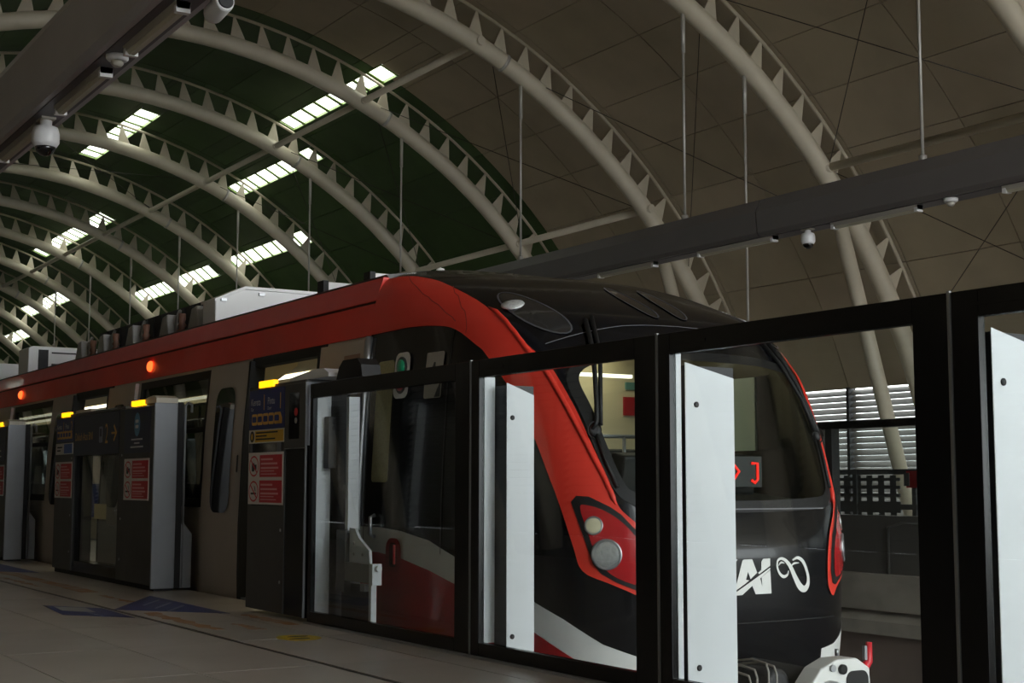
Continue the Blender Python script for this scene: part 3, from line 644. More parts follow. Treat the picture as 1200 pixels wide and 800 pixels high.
# --- cab side details (near side, surface by X)
def side_p(x, z, off=0.0):
    if x > XR:
        s = s_x(z, x); return NP(z, s) + NN(z, s) * off
    return Vector((x, YT - pchip(WZ, min(z, 2.3)) - off, z))
def side_patch(name, poly, m, parent, off=0.004, maxlen=0.08):
    v, f = fill2d(poly, maxlen); return MB().add([side_p(x, z, off) for x, z in v], f, True).build(name, m, parent)
pl = side_patch('signal_plate', rrect(-8.75, -8.53, 1.54, 1.86, .06), M_TWHITE, train, 0.012); pl['label'] = 'white side plate with green and red lamps'
for z, c, nm in ((1.755, (20, 150, 105), 'green_lamp'), (1.645, (170, 20, 50), 'red_lamp')):
    p = side_p(-8.64, z, 0.012)
    MB().lathe(p, (0, -1, 0), [(0.074, 0), (0.074, 0.008), (0.064, 0.010)], 24).build('lamp_rim', M_DARK, pl)
    MB().lathe(p, (0, -1, 0), [(0.056, 0), (0.055, 0.016), (0.035, 0.026), (0.003, 0.03)], 24).build(nm, mat(nm, c, 0.3, coat=0.8), pl)
pl = side_patch('number_plate', rrect(-8.31, -8.09, 1.52, 1.83, .015), mat('plate_cream', (176, 170, 158), 0.5), train, 0.01)
side_patch('plate_mark', [(-8.24, 1.69), (-8.20, 1.76), (-8.18, 1.76), (-8.175, 1.69), (-8.20, 1.69), (-8.215, 1.715)], M_SBLK, pl, 0.013)
side_patch('plate_corner', [(-8.17, 1.525), (-8.095, 1.525), (-8.095, 1.64)], M_DARK, pl, 0.013)
side_patch('cab_door_window', rrect(-9.02, -8.77, .965, 1.82, .03), mat('perforated_blind', (176, 172, 128), 0.5, var=0.35, scale=60), train, 0.006)
for x in (-9.12, -8.03): side_patch('cab_door_seam', [(x, .5), (x + .008, .5), (x + .008, 2.0), (x, 2.0)], M_RUB, train, 0.006)
hd = MB().tube([side_p(-8.93, .585, .01), side_p(-8.93, .60, .045), side_p(-8.93, .72, .045), side_p(-8.93, .735, .01)], .014, 8).build('cab_door_handle', M_STEEL, train)
lv = side_patch('emergency_lever_box', rrect(-8.74, -8.52, .36, .585, .08), mat('lever_red', (150, 16, 26), 0.35, coat=0.4), train, 0.02)
side_patch('recess', rrect(-8.68, -8.58, .39, .555, .03), mat('recess_red', (70, 8, 14), 0.5), lv, 0.024)
MB().tube([side_p(-8.60, .41, .026), side_p(-8.60, .54, .026)], .012, 6).build('lever', mat('lever_bright', (190, 30, 40), 0.3), lv)
side_patch('notice_label', [(-8.70, .60), (-8.56, .60), (-8.56, .625), (-8.70, .625)], M_SWHT, train, 0.008)

# --- passenger car body
BX0 = -34.0
DOORS = [(-11.45, -9.95)]
for k in range(1, 4): DOORS.append((-11.45 - 5.6 * k, -9.95 - 5.6 * k))
BW = WZ[:8] + [(2.5, 1.15)]
def bw(z): return float(np.interp(z, [a for a, _ in BW], [b for _, b in BW]))
def wall(name, m, parent, x0, x1, z0, z1, off=0.0, thick=0.05, far=False):
    zs = [z0] + [z for z, _ in BW if z0 < z < z1] + [z1]; zs = sorted(set(zs))
    sg = 1 if far else -1
    poly = [(YT + sg * (bw(z) + off), z) for z in zs] + [(YT + sg * (bw(z) + off - thick), z) for z in zs[::-1]]
    return MB().prism(poly, 'x', x0, x1).build(name, m, parent)
band_b = wall('red_roof_band', M_RED, train, BX0, XR, 2.03, 2.268, 0.014); wall('red_roof_band', M_RED, train, BX0, XR, 2.29, 2.468, 0.010)
wall('band_groove', mat('dark_red', (70, 16, 12), 0.6), train, BX0, XR, 2.262, 2.296, 0.0)
MB().prism([(YT - 1.15, 2.49), (YT - .9, 2.53), (YT, 2.56), (YT + .9, 2.53), (YT + 1.15, 2.49), (YT + 1.1, 2.44), (YT - 1.1, 2.44)], 'x', BX0, XR).build('roof', mat('roof_grey', (110, 108, 106), 0.6), train)
o = MB().lathe(side_p(-14.3, 2.16, 0.012), (0, -1, 0.1), [(0.055, 0), (0.055, 0.02), (0.04, 0.035), (0.01, 0.045)], 18).build('door_indicator_lamp', M_ORA, train)
o = MB().lathe(side_p(-19.9, 2.16, 0.012), (0, -1, 0.1), [(0.055, 0), (0.055, 0.02), (0.04, 0.035), (0.01, 0.045)], 18).build('door_indicator_lamp', M_ORA, train)
# walls between the doors, windows
edges = [XR] + [e for d in DOORS for e in (d[1], d[0])] + [BX0]
for k in range(0, len(edges) - 1, 2):
    x1, x0 = edges[k], edges[k + 1]
    if k == 0:
        wall('side_panel', M_TGREY, train, x0, x1, -.72, 2.03); continue
    if x1 - x0 < 3: wall('side_panel', M_TGREY, train, x0, x1, -.72, 2.03); continue
    a, b = x0 + 1.05, x1 - 1.05
    wall('side_panel', M_TGREY, train, x0, x1, -.72, .80); wall('side_panel', M_TGREY, train, x0, x1, 1.96, 2.03)
    wall('side_panel', M_TGREY, train, x0, a, .80, 1.96); wall('side_panel', M_TGREY, train, b, x1, .80, 1.96)
    wn = wall('side_window', M_WIN, train, a, b, .80, 1.96, -0.012, 0.012)
    wall('window_rail', M_RUB, wn, a, b, 1.43, 1.475, 0.004, 0.03); wall('window_border', M_RUB, wn, a, b, .74, .82, 0.006, 0.03); wall('window_border', M_RUB, wn, a, b, 1.93, 2.0, 0.006, 0.03)
    wall('window_border', M_RUB, wn, a - .05, a + .03, .74, 2.0, 0.006, 0.03); wall('window_border', M_RUB, wn, b - .03, b + .05, .74, 2.0, 0.006, 0.03)
for k, (a, b) in enumerate(DOORS):
    for s in (0, 1):
        x0, x1 = (a - .92, a + .02) if s == 0 else (b - .02, b + (.74 if k == 0 else .92))
        lf = wall('door_leaf', M_TGREY, train, x0, x1, -.02, 2.0, 0.045, 0.04)
        cx = (x0 + x1) / 2
        side_patch('leaf_window', rrect(cx - .23, cx + .23, .70, 1.80, .13), M_DGLASS, lf, 0.05)
        e = x1 if s == 0 else x0 - .04
        wall('leaf_edge_seal', M_RUB, lf, e, e + .04, -.02, 2.0, 0.05, 0.06)
        side_patch('leaf_grip', rrect(x1 - .1, x1 - .06, 1.05, 1.2, .015) if s == 0 else rrect(x0 + .06, x0 + .1, 1.05, 1.2, .015), M_DARK, lf, 0.05)
        if k == 0 and s == 1:
            st = side_patch('door_sticker', [(-9.52, 1.66), (-9.25, 1.66), (-9.25, 1.90), (-9.52, 1.90)], mat('sticker_brown', (150, 118, 100), 0.5), lf, 0.05)
            side_patch('sticker_figure', [(-9.44, 1.67), (-9.31, 1.67), (-9.31, 1.80), (-9.34, 1.86), (-9.41, 1.86), (-9.44, 1.80)], mat('sticker_dark', (70, 72, 64), 0.5), st, 0.053)
    fr = wall('door_header', M_RUB, train, a, b, 1.95, 2.035, 0.012, 0.10)
    wall('door_jamb', M_RUB, fr, a - .03, a + .03, -.02, 2.0, 0.004, 0.10); wall('door_jamb', M_RUB, fr, b - .03, b + .03, -.02, 2.0, 0.004, 0.10)
    wall('door_sill', M_STEEL, train, a, b, -.10, .0, 0.03, 0.20)
MB().tube([side_p(-9.2, z, .012) for z in np.linspace(-.05, 2.02, 12)], .032, 8).build('silver_pillar', M_STEEL, train)
# far side wall with a window band
wall('far_side_panel', M_TGREY, train, BX0, XR, -.72, .8, 0, .05, True); wall('far_side_panel', M_TGREY, train, BX0, XR, 1.96, 2.5, 0, .05, True)
for k in range(9):
    x0 = BX0 + k * 2.8; wall('far_side_panel', M_TGREY, train, x0, x0 + .7, .8, 1.96, 0, .05, True)
    if x0 + 2.8 < XR + 1: wall('far_side_window', M_WIN, train, x0 + .7, min(x0 + 2.8, XR), .8, 1.96, -.012, .012, True)
# interior
for a, b in DOORS: wall('far_door', M_CREAM, train, a, b, 0, 1.96, -.02, .03, True)
MB().box(BX0, XR, YT - 1.28, YT + 1.28, -.06, 0).build('interior_floor', mat('vinyl_floor', (120, 122, 124), 0.5), train)
MB().prism([(YT - 1.2, 1.99), (YT - .9, 2.10), (YT + .9, 2.10), (YT + 1.2, 1.99), (YT + 1.2, 2.14), (YT - 1.2, 2.14)], 'x', BX0, XR).build('interior_ceiling', M_CREAM, train)
MB().box(BX0, XR - .05, YT + 1.20, YT + 1.235, 0, .8).build('interior_lining', M_CREAM, train)
for y in (YT + .12, YT + .62): MB().box(BX0 + .3, XR - .3, y - .08, y + .08, 2.085, 2.098).build('interior_lamp', M_LED, train)
MB().prism([(YT - 1.18, 1.86), (YT - 1.02, 1.84), (YT - .80, 2.0), (YT - .80, 2.1), (YT - 1.18, 2.0)], 'x', -15.4, -11.6).build('ceiling_duct', M_CREAM, train)
MB().prism([(YT + 1.18, 1.86), (YT + 1.02, 1.84), (YT + .70, 2.0), (YT + .70, 2.1), (YT + 1.18, 2.0)], 'x', BX0 + .2, XR - .2).build('ceiling_duct', M_CREAM, train)
for x in np.arange(-16.9, -10, .42): MB().box(x - .12, x + .12, YT + .74, YT + .95, 1.905, 1.935).build('duct_grille', M_STEEL, train)
for y in (YT - .62, YT + .62):
    g = MB().tube([(BX0 + .3, y, 1.80), (XR - .3, y, 1.80)], .017, 8).build('grab_rail', M_STEEL, train)
    for k in range(28):
        x = -9.8 - k * .8
        MB().box(x - .008, x + .008, y - .012, y + .012, 1.64, 1.80).build('strap', M_RUB, g)
        MB().tube([(x + .05 * math.cos(q), y, 1.60 + .05 * math.sin(q)) for q in np.linspace(0, 2 * math.pi, 11)], .009, 5).build('strap_ring', M_TWHITE, g)
for k in range(4):
    x1 = -12.6 - 5.6 * k + (0 if k else 0)
    for y0, y1, yb in ((YT - 1.25, YT - .82, YT - 1.25), (YT + .82, YT + 1.2, YT + 1.14)):
        st = MB().box(x1 - 1.9, x1, y0, y1, .40, .47).build('bench_seat', mat('seat_blue', (40, 56, 110), 0.6), train)
        MB().box(x1 - 1.9, x1, yb, yb + .06, .47, .95).build('bench_back', MATS['seat_blue'], st)
        MB().tube([(x1 + .02, (y0 + y1) / 2, .4), (x1 + .02, (y0 + y1) / 2, 1.9)], .018, 8).build('grab_pole', M_STEEL, st)
# cab interior
MB().box(-9.26, -9.20, YT - 1.2, YT - .45, 0, 2.0).box(-9.26, -9.20, YT + .45, YT + 1.2, 0, 2.0).box(-9.26, -9.20, YT - 1.05, YT + 1.05, 2.0, 2.42).box(-9.26, -9.20, YT - .45, YT + .45, 1.92, 2.0).build('cab_bulkhead', M_CREAM, train)
MB().box(-9.24, -9.22, YT - .45, YT + .45, 0, 1.92).build('bulkhead_door', mat('bulkhead_door', (206, 196, 160), 0.5), train)
MB().prism([(-9.2, 2.02), (-8.35, 2.02), (-7.5, 1.96), (-7.5, 1.99), (-8.4, 2.07), (-9.2, 2.07)], 'y', YT - 1.0, YT + 1.0).build('cab_ceiling', M_CREAM, train)
MB().box(-9.1, -8.4, YT - .1, YT + .9, 2.0, 2.018).build('cab_lamp', M_LED, train)
MB().prism([(-9.2, -.05), (-7.1, -.05), (-7.1, 0), (-9.2, 0)], 'y', YT - 1.0, YT + 1.0).build('cab_floor', M_DARK, train)
MB().prism([(-6.86, .0), (-6.86, .80), (-7.0, .84), (-7.6, .90), (-7.62, .75), (-7.35, .0)], 'y', YT - .95, YT + .95).build('dashboard', M_DARK, train, 0.02)
MB().prism([(-7.2, .88), (-7.15, 1.13), (-7.3, 1.16), (-7.45, .9)], 'y', YT - .5, YT + .62).build('dashboard_hood', mat('cowl_black', (22, 23, 25), 0.6), train, 0.02)
dsp = box('destination_display', mat('display_black', (12, 12, 13), 0.3), train, -7.04, -7.0, 5.55, 6.36, .93, 1.14, 0.006)
MB().tube([(-6.996, 6.10, 1.09), (-6.996, 6.155, 1.037), (-6.996, 6.10, .975)], .010, 5).build('led_arrow', M_LEDR, dsp)
MB().tube([(-6.996, 6.265, 1.09), (-6.996, 6.315, 1.09), (-6.996, 6.315, .985), (-6.996, 6.29, .963), (-6.996, 6.262, .98)], .010, 5).build('led_letter', M_LEDR, dsp)
for k, y in enumerate((5.45, 6.45)):
    st = MB().box(-8.75, -8.65, y - .24, y + .24, .45, 1.22).box(-8.7, -8.2, y - .24, y + .24, .42, .52).box(-8.55, -8.4, y - .08, y + .08, 0, .42).build('driver_seat', mat('seat_black', (30, 34, 36), 0.6), train, 0.04)
MB().tube([(-8.3, 5.5, 1.30), (-8.3, 6.6, 1.30)], .014, 8).build('cab_hand_rail', M_STEEL, train); MB().tube([(-8.3, 6.2, 1.0), (-8.3, 6.2, 1.30)], .014, 8).build('cab_rail_post', M_STEEL, train)
box('cab_notice_red', mat('notice_red', (180, 30, 40), 0.5), train, -9.195, -9.18, 6.86, 7.02, 1.51, 1.66); box('cab_notice_teal', mat('notice_teal', (100, 150, 140), 0.5), train, -9.195, -9.18, 6.88, 7.0, 1.72, 1.78)
box('cab_far_window', mat('cab_window_daylight', (206, 226, 216), 0.2), train, -8.10, -7.82, 7.04, 7.06, 1.2, 1.74)  # opaque panel; daylight through the far cab window is put into its pale colour
box('cab_light_bar', M_LED, train, -8.92, -8.88, 6.02, 6.72, 1.785, 1.812)
# --- underframe, coupler
MB().box(BX0, -8.9, YT - 1.1, YT + 1.1, -1.1, -.06).build('underframe', M_DARK, train)
MB().prism([(-8.9, -1.1), (-6.95, -.7), (-6.8, -.5), (-6.8, -.3), (-8.9, -.1)], 'y', YT - 1.0, YT + 1.0).build('coupler_bay', M_RUB, train)
for x in (-11.6, -13.6, -27.6, -29.6):
    for y in (5.13, 6.57): MB().lathe((x, y - .06, -.86), (0, 1, 0), [(.42, 0), (.42, .03), (.40, .12)], 28).build('wheel', M_RAIL, train)
cp = MB().prism([(5.66, -.40), (5.66, -.16), (5.74, -.075), (5.86, -.03), (6.02, -.03), (6.12, -.09), (6.14, -.40)], 'x', -6.0, -5.86).build('coupler', M_TWHITE, train, 0.012); cp['label'] = 'white coupler head under the nose'
MB().prism(rrect(5.93, 6.10, -.36, -.10, .05), 'x', -5.862, -5.853).build('coupler_socket', M_RUB, cp)
MB().lathe((-5.86, 5.80, -.24), (1, 0, 0), [(.10, 0), (.10, .03), (.07, .10), (.03, .15)], 20).build('coupler_cone', M_STEEL, cp)
MB().lathe((-5.86, 5.895, -.085), (1, 0, 0), [(.028, 0), (.028, .02), (.018, .022)], 14).build('bolt', M_RUB, cp); MB().lathe((-5.86, 5.82, -.075), (1, 0, 0), [(.02, 0), (.02, .015)], 12).build('bolt', M_STEEL, cp)
MB().lathe((-6.9, 5.86, -.24), (1, 0, 0), [(.16, 0), (.14, .95)], 16).build('coupler_shank', M_DARK, cp)
lv = MB().tube([(-5.95, 6.12, -.12), (-5.95, 6.17, -.10), (-5.95, 6.205, -.07), (-5.95, 6.21, .04)], [.03, .028, .024, .018], 8).build('uncoupling_lever', mat('lever_paint', (206, 40, 50), 0.4), cp)
MB().box(-5.96, -5.94, 6.165, 6.185, -.06, .02).build('lever_guard', M_STEEL, lv)
for k in range(4):
    a = 5.38 + (.0, .045, .13, .19)[k]; zz = (-.10, -.07, -.04, -.06)[k]
    MB().tube([(-6.5, a + .05, zz - .05), (-6.2, a + .02, zz), (-6.06, a, zz - .01), (-6.03, a - .01, zz - .05), (-6.03, a - .01, zz - .3)], .007, 6).build('air_hose', mat('hose_grey', (150, 146, 138), 0.5), cp)
MB().lathe((-6.25, 5.58, -.17), (1, 0, 0), [(.09, 0), (.09, .2), (.06, .22)], 16).build('electric_box', M_DARK, cp)
MB().tube([(-6.05, 6.05, -.04), (-6.05, 6.05, .0)], .012, 6).build('pin', M_STEEL, cp)
# --- roof equipment
def roof_unit(x0, x1, ya, yb, z0, z1, ch):
    return MB().prism([(ya, z0), (ya, z1 - ch * .45), (ya + ch, z1), (yb - ch, z1), (yb, z1 - ch * .45), (yb, z0)], 'x', x0, x1).build('air_conditioner', mat('ac_white', (242, 242, 240), 0.4), train, 0.01)
ac = roof_unit(-13.66, -13.3, 4.90, 6.80, 2.49, 2.90, .30)
MB().prism([(4.885, 2.755), (5.2, 2.895), (6.5, 2.895), (6.815, 2.755), (6.815, 2.78), (6.5, 2.925), (5.2, 2.925), (4.885, 2.78)], 'x', -13.68, -13.275).build('lid', MATS['ac_white'], ac)
for y in (4.98, 5.38): MB().box(-13.3, -13.27, y - .03, y + .03, 2.76 if y < 5.1 else 2.84, 2.79 if y < 5.1 else 2.87).build('latch', M_STEEL, ac)
ac2 = roof_unit(-21.6, -21.0, 4.92, 6.78, 2.49, 2.95, .06)
MB().box(-21.0, -20.985, 5.06, 5.20, 2.60, 2.90).build('grille', M_DARK, ac2)
MB().box(-21.0, -20.985, 5.25, 6.5, 2.85, 2.87).build('trim_line', M_DARK, ac2); MB().box(-21.0, -20.985, 5.25, 5.9, 2.62, 2.70).build('vent', M_DARK, ac2)
ac3 = roof_unit(-24.6, -24.0, 4.92, 6.78, 2.49, 2.92, .06)
br = MB().box(-18.9, -13.75, 5.35, 6.5, 2.5, 2.96).build('resistor_bank', M_DARK, train)
for k in range(18): MB().box(-18.8 + .275 * k, -18.76 + .275 * k, 5.33, 5.35, 2.52, 2.94).build('rib', M_RUB, br)
MB().box(-18.9, -13.85, 5.0, 5.35, 2.5, 2.55).build('tray', M_DARK, br)
for k, x in enumerate((-18.65, -17.65, -16.45, -15.2, -14.25)):
    i_ = MB().prism([(x - .22, 2.58), (x - .10, 2.80), (x + .06, 2.82), (x + .12, 2.58)], 'y', 5.02, 5.22).build('insulator_cover', M_INS, br, 0.015)
    MB().tube([(x + .18, 5.1, 2.55), (x + .18, 5.1, 2.78), (x + .12, 5.15, 2.86)], .02, 6).build('conduit', M_STEEL, i_)
    MB().lathe((x + .28, 5.12, 2.55), (0, 0, 1), [(.04, 0), (.03, .05), (.05, .07), (.03, .1), (.05, .13), (.03, .16), (.04, .2), (.04, .26)], 12).build('post_insulator', mat('insulator_brown', (150, 110, 92), 0.4), i_)
MB().box(-12.05, -9.35, 4.98, 5.03, 2.49, 2.545).build('cable_tray', M_RUB, train)
for x in (-11.0, -10.15): MB().box(x - .02, x + .02, 4.975, 5.02, 2.48, 2.58).build('tray_bracket', M_STEEL, train)
for x, ya, yb, z1 in ((-10.6, 5.31, 6.4, 2.73), (-11.3, 5.2, 6.5, 2.73)):
    hx = MB().box(x - .12, x, ya, yb, 2.5, z1).build('roof_hatch', MATS['ac_white'], train, 0.006)
    MB().box(x - .12, x + .004, ya - .05, ya, 2.5, z1 + .01).build('hatch_edge', M_RUB, hx)
MB().lathe((-9.6, 5.38, 2.54), (0, 0, 1), [(.05, 0), (.05, .06), (.03, .10), (.003, .11)], 14).build('antenna', M_TWHITE, train)

# ================================================================== PLATFORM SCREEN DOORS
Y0 = PSD_Y
def flat(name, m, parent, poly, y, t=0.0015): return MB().prism(poly, 'y', y - t, y).build(name, m, parent)
def frect(name, m, parent, x0, x1, z0, z1, y, t=0.0015): return flat(name, m, parent, [(x0, z0), (x1, z0), (x1, z1), (x0, z1)], y, t)
def ring(cx, cz, rx, rz, w, y, m, name, parent):
    a = disc_poly(cx, cz, rx, rz, 28); b = disc_poly(cx, cz, rx - w, rz - w, 28); mb = MB()
    v = [(p[0], y, p[1]) for p in a] + [(p[0], y, p[1]) for p in b]
    return mb.add(v, [(k, (k + 1) % 28, 28 + (k + 1) % 28, 28 + k) for k in range(28)]).build(name, m, parent)
def warning(parent, x0, x1, y, z0=.80, z1=1.185):
    # white board with two red prohibition notices
    s = frect('warning_sign', M_SWHT, parent, x0, x1, z0, z1, y, 0.003); y -= 0.0035
    h = (z1 - z0 - .03) / 2; w = x1 - x0
    for k in range(2):
        za = z0 + .01 + k * (h + .01); zb = za + h - .005
        frect('notice_panel', M_SRED, s, x0 + w * .34, x1 - w * .03, za + .005, zb - .005, y)
        cx, cz = x0 + w * .17, (za + zb) / 2; rx, rz = w * .14, h * .44
        ring(cx, cz, rx, rz, .012, y - .002, M_SRED, 'prohibition_ring', s)
        if k == 1:
            frect('cup_pictogram', M_SBLK, s, cx - rx * .45, cx + rx * .05, cz - rz * .5, cz + rz * .3, y); frect('cup_pictogram', M_SBLK, s, cx + rx * .1, cx + rx * .5, cz - rz * .35, cz + rz * .15, y)
        else:
            frect('cigarette_pictogram', M_SBLK, s, cx - rx * .6, cx + rx * .5, cz - rz * .30, cz - rz * .12, y); flat('smoke_pictogram', M_SBLK, s, [(cx + rx * .3, cz), (cx + rx * .4, cz), (cx + rx * .2, cz + rz * .5), (cx + rx * .1, cz + rz * .5)], y)
        flat('prohibition_bar', M_SRED, s, [(cx - rx * .62, cz + rz * .66), (cx - rx * .70, cz + rz * .56), (cx + rx * .62, cz - rz * .66), (cx + rx * .70, cz - rz * .56)], y - .002)
        for q, (f, th) in enumerate(((.62, .014), (.86, .014), (.92, .014), (.7, .007), (.82, .007))):
            zt = zb - .03 - (q * .032 if q < 3 else .09 + (q - 3) * .022)
            frect('text_line', mat('sign_pink', (236, 176, 176), 0.5), s, x0 + w * .38, x0 + w * .38 + w * .54 * f, zt - th, zt, y - .002)
    return s
def train_icon(parent, x0, x1, z0, z1, y, gold=M_TXY):
    n = 5; w = (x1 - x0) / (n + .35)
    for k in range(n):
        a = x0 + k * w; flat('car_icon', gold, parent, rrect(a + .004, a + w - .004, z0, z1, .015, 3), y)
        flat('car_icon_gap', M_BLUE, parent, rrect(a + .016, a + w - .016, z0 + .022, z1 - .02, .01, 3), y - .002)
    flat('car_icon', gold, parent, [(x1 - w * .8, z0), (x1, z0), (x1, z0 + .04), (x1 - w * .25, z1), (x1 - w * .8, z1)], y)
def car_sign(parent, x0, x1, z0, z1, y, car='1', door='1'):
    s = frect('car_number_sign', M_BLUE, parent, x0, x1, z0, z1, y, 0.003); y -= .0045; w = x1 - x0
    text_on('lettering', 'Kereta', M_TXW, s, x0 + w * .05, z1 - .115, y, .075, .9); text_on('lettering', car, M_TXY, s, x0 + w * .38, z1 - .155, y, .17, .8)
    text_on('lettering', 'Pintu', M_TXW, s, x0 + w * .53, z1 - .115, y, .075, .9); text_on('lettering', door, M_TXY, s, x0 + w * .84, z1 - .155, y, .17, .8)
    text_on('lettering', 'Car', M_TXW, s, x0 + w * .05, z1 - .155, y, .035); text_on('lettering', 'Door', M_TXW, s, x0 + w * .53, z1 - .155, y, .035)
    train_icon(s, x0 + w * .08, x1 - w * .06, z0 + .03, z0 + .115, y)
    return s
def amber(parent, x0, x1, z, y): return MB().box(x0, x1, y - .012, y + .03, z, z + .05).build('amber_lamp', M_AMB, parent, 0.005)
def cabinet(xa, label, door, detail=True):
    xb = xa + 3.41; yb = Y0 + .21
    r = thing('platform_door_cabinet', label, 'platform door', ((xa + xb) / 2, Y0 + .1, 0), 'platform door cabinets')
    MB().box(xa, xb - .02, Y0 + .03, yb, 0.0, .05).build('base_plate', M_RUB, r)
    MB().box(xa, xa + .73, Y0, yb, .045, 1.66).build('sign_column', M_PSDG, r, 0.008)
    MB().box(xa + 2.33, xb - .03, Y0, yb, .045, 1.66).build('motor_column', M_PSDG, r, 0.008)
    # glazed bay between the columns
    MB().box(xa + .73, xa + .79, Y0 + .02, yb - .02, .045, 1.66).build('bay_jamb', M_PSDB, r); MB().box(xa + 2.27, xa + 2.33, Y0 + .02, yb - .02, .045, 1.66).build('bay_jamb', M_PSDB, r)
    MB().box(xa + .79, xa + 2.27, Y0 + .02, yb - .02, .045, .15).build('bay_bottom_rail', M_PSDB, r); MB().box(xa + .73, xa + 2.33, Y0 + .004, yb - .02, 1.24, 1.66).build('header', M_PSDB, r)
    MB().box(xa + .79, xa + 2.27, Y0 + .05, Y0 + .06, .15, 1.24).build('bay_glass', M_GLS, r)
    for x in (xa + .66, xa + 2.44):
        for z in (.24, .62, 1.22):
            MB().lathe((x, Y0, z), (0, -1, 0), [(.012, 0), (.012, .003), (.006, .005)], 10).build('screw', M_STEEL, r)
    # end plate towards the opening
    MB().box(xb - .03, xb, Y0 - .004, yb, .02, 1.68).build('end_plate', M_PSDM, r, 0.006)
    MB().box(xb - .05, xb - .005, yb, yb + .055, .02, 1.69).build('dark_channel', M_RUB, r)
    MB().tube([(xb - .02, yb + .075, .03), (xb - .02, yb + .075, 1.66), (xb - .02, yb + .10, 1.69), (xb - .02, yb + .135, 1.67), (xb - .02, yb + .135, 1.60)], .012, 6).build('edge_trim', M_PSDM, r)
    MB().prism([(yb + .02, .02), (yb + .16, .02), (yb + .16, .50), (yb + .09, .59), (yb + .02, .59)], 'x', xb - .06, xb - .015).build('track_side_box', M_PSDM, r)
    # top covers
    MB().box(xa, xb - .9, Y0, yb, 1.66, 1.69).build('top_cover', M_PSDG, r, 0.006)
    MB().prism([(xb - .55, 1.68), (xb - .01, 1.68), (xb - .01, 1.725), (xb - .10, 1.75), (xb - .25, 1.74)], 'y', Y0 + .01, yb).build('top_wedge', M_CAP, r)
    MB().box(xa + .74, xa + 1.3, Y0 + .01, yb - .02, 1.66, 1.72).build('top_wedge', M_CAP, r)
    amber(r, xa + .24, xa + .56, 1.665, Y0 - .001); amber(r, xb - .68, xb - .34, 1.672, Y0 - .001)
    y = Y0 - .0005
    car_sign(r, xa + .02, xa + .71, 1.40, 1.655, y, '1', door)
    s = frect('operator_sticker', M_SWHT, r, xa + .02, xa + .71, 1.265, 1.385, y, .003); frect('sticker_block', mat('sticker_blue', (70, 110, 190), 0.4), s, xa + .36, xa + .68, 1.275, 1.375, y - .0035)
    for q in range(2): frect('text_line', M_DARK, s, xa + .08, xa + .28 - q * .06, 1.335 - q * .035, 1.35 - q * .035, y - .0035)
    warning(r, xa + .02, xa + .70, y)
    s = frect('direction_sign', M_NAVY, r, xa + .74, xa + 2.32, 1.245, 1.655, Y0 + .0035, .003); yy = Y0 - .001
    text_on('lettering', 'Dukuh Atas BNI', M_TXY, s, xa + .78, 1.40, yy, .115, .85)
    flat('station_pictogram', mat('pictogram_grey', (150, 156, 176), 0.4), s, rrect(xa + 1.66, xa + 1.78, 1.36, 1.52, .02), yy); flat('pictogram_core', M_NAVY, s, rrect(xa + 1.69, xa + 1.75, 1.42, 1.50, .015), yy - .002)
    text_on('lettering', '2', M_TXY, s, xa + 1.86, 1.35, yy, .28, .75)
    frect('arrow_shaft', M_TXY, s, xa + 2.08, xa + 2.24, 1.435, 1.455, yy); flat('arrow_head', M_TXY, s, [(xa + 2.17, 1.53), (xa + 2.15, 1.51), (xa + 2.215, 1.445), (xa + 2.15, 1.38), (xa + 2.17, 1.36), (xa + 2.26, 1.445)], yy)
    s = frect('information_sign', M_NAVY, r, xb - .90, xb - .12, 1.235, 1.655, y, .003); cx = xb - .51
    flat('pictogram_oval', mat('sign_cyan', (90, 150, 190), 0.4), s, disc_poly(cx, 1.50, .085, .11), y - .0035)
    for dz in (.045, -.005): flat('pictogram_figure', M_TXW, s, rrect(cx - .045, cx + .045, 1.47 + dz, 1.50 + dz, .01), y - .006)
    for q, f in enumerate((.46, .22, .52)): frect('text_line', M_TXW, s, cx - .36 * f, cx + .36 * f, 1.355 - q * .035, 1.37 - q * .035, y - .0035)
    warning(r, xb - .88, xb - .13, y)
    return r
c1 = cabinet(-15.84, 'long grey platform door cabinet with a gold destination sign', '2')
cabinet(-21.55, 'grey platform door cabinet cut off by the left picture edge', '3')
tag(frect('paper_note', mat('note_paper', (210, 204, 160), 0.7), None, -14.45, -14.03, .60, .75, Y0 + .049, .001), 'pale paper note taped inside the glass of the long cabinet', 'note')

# end column beside the nearest opening
r = thing('platform_door_column', 'slim platform door column with blue, yellow and red signs', 'platform door', (-9.7, Y0 + .1, 0))
MB().box(-10.18, -9.48, Y0, Y0 + .20, .03, .79).box(-10.18, -9.48, Y0, Y0 + .20, 1.355, 1.66).box(-10.18, -10.15, Y0, Y0 + .2, .79, 1.355).box(-9.50, -9.48, Y0, Y0 + .2, .79, 1.355).build('column_body', M_PSDG, r)
MB().box(-10.15, -9.50, Y0 + .02, Y0 + .03, .79, 1.355).build('dark_window', M_DGLASS, r); MB().box(-9.66, -9.60, Y0 + .012, Y0 + .02, 1.19, 1.30).build('window_bar', M_PSDM, r)
MB().box(-9.48, -9.10, Y0 + .006, Y0 + .18, .03, 1.22).build('black_infill', M_PSDB, r)
cb = MB().box(-9.48, -9.115, Y0 - .006, Y0 + .18, 1.20, 1.665).build('control_box', M_PSDG, r, 0.006)
flat('control_window', M_DGLASS, cb, rrect(-9.40, -9.22, 1.27, 1.60, .01), Y0 - .0065)
flat('control_button', M_SRED, cb, disc_poly(-9.275, 1.46, .03, .03), Y0 - .0085); flat('control_button', M_STEEL, cb, disc_poly(-9.275, 1.40, .022, .022), Y0 - .0085)
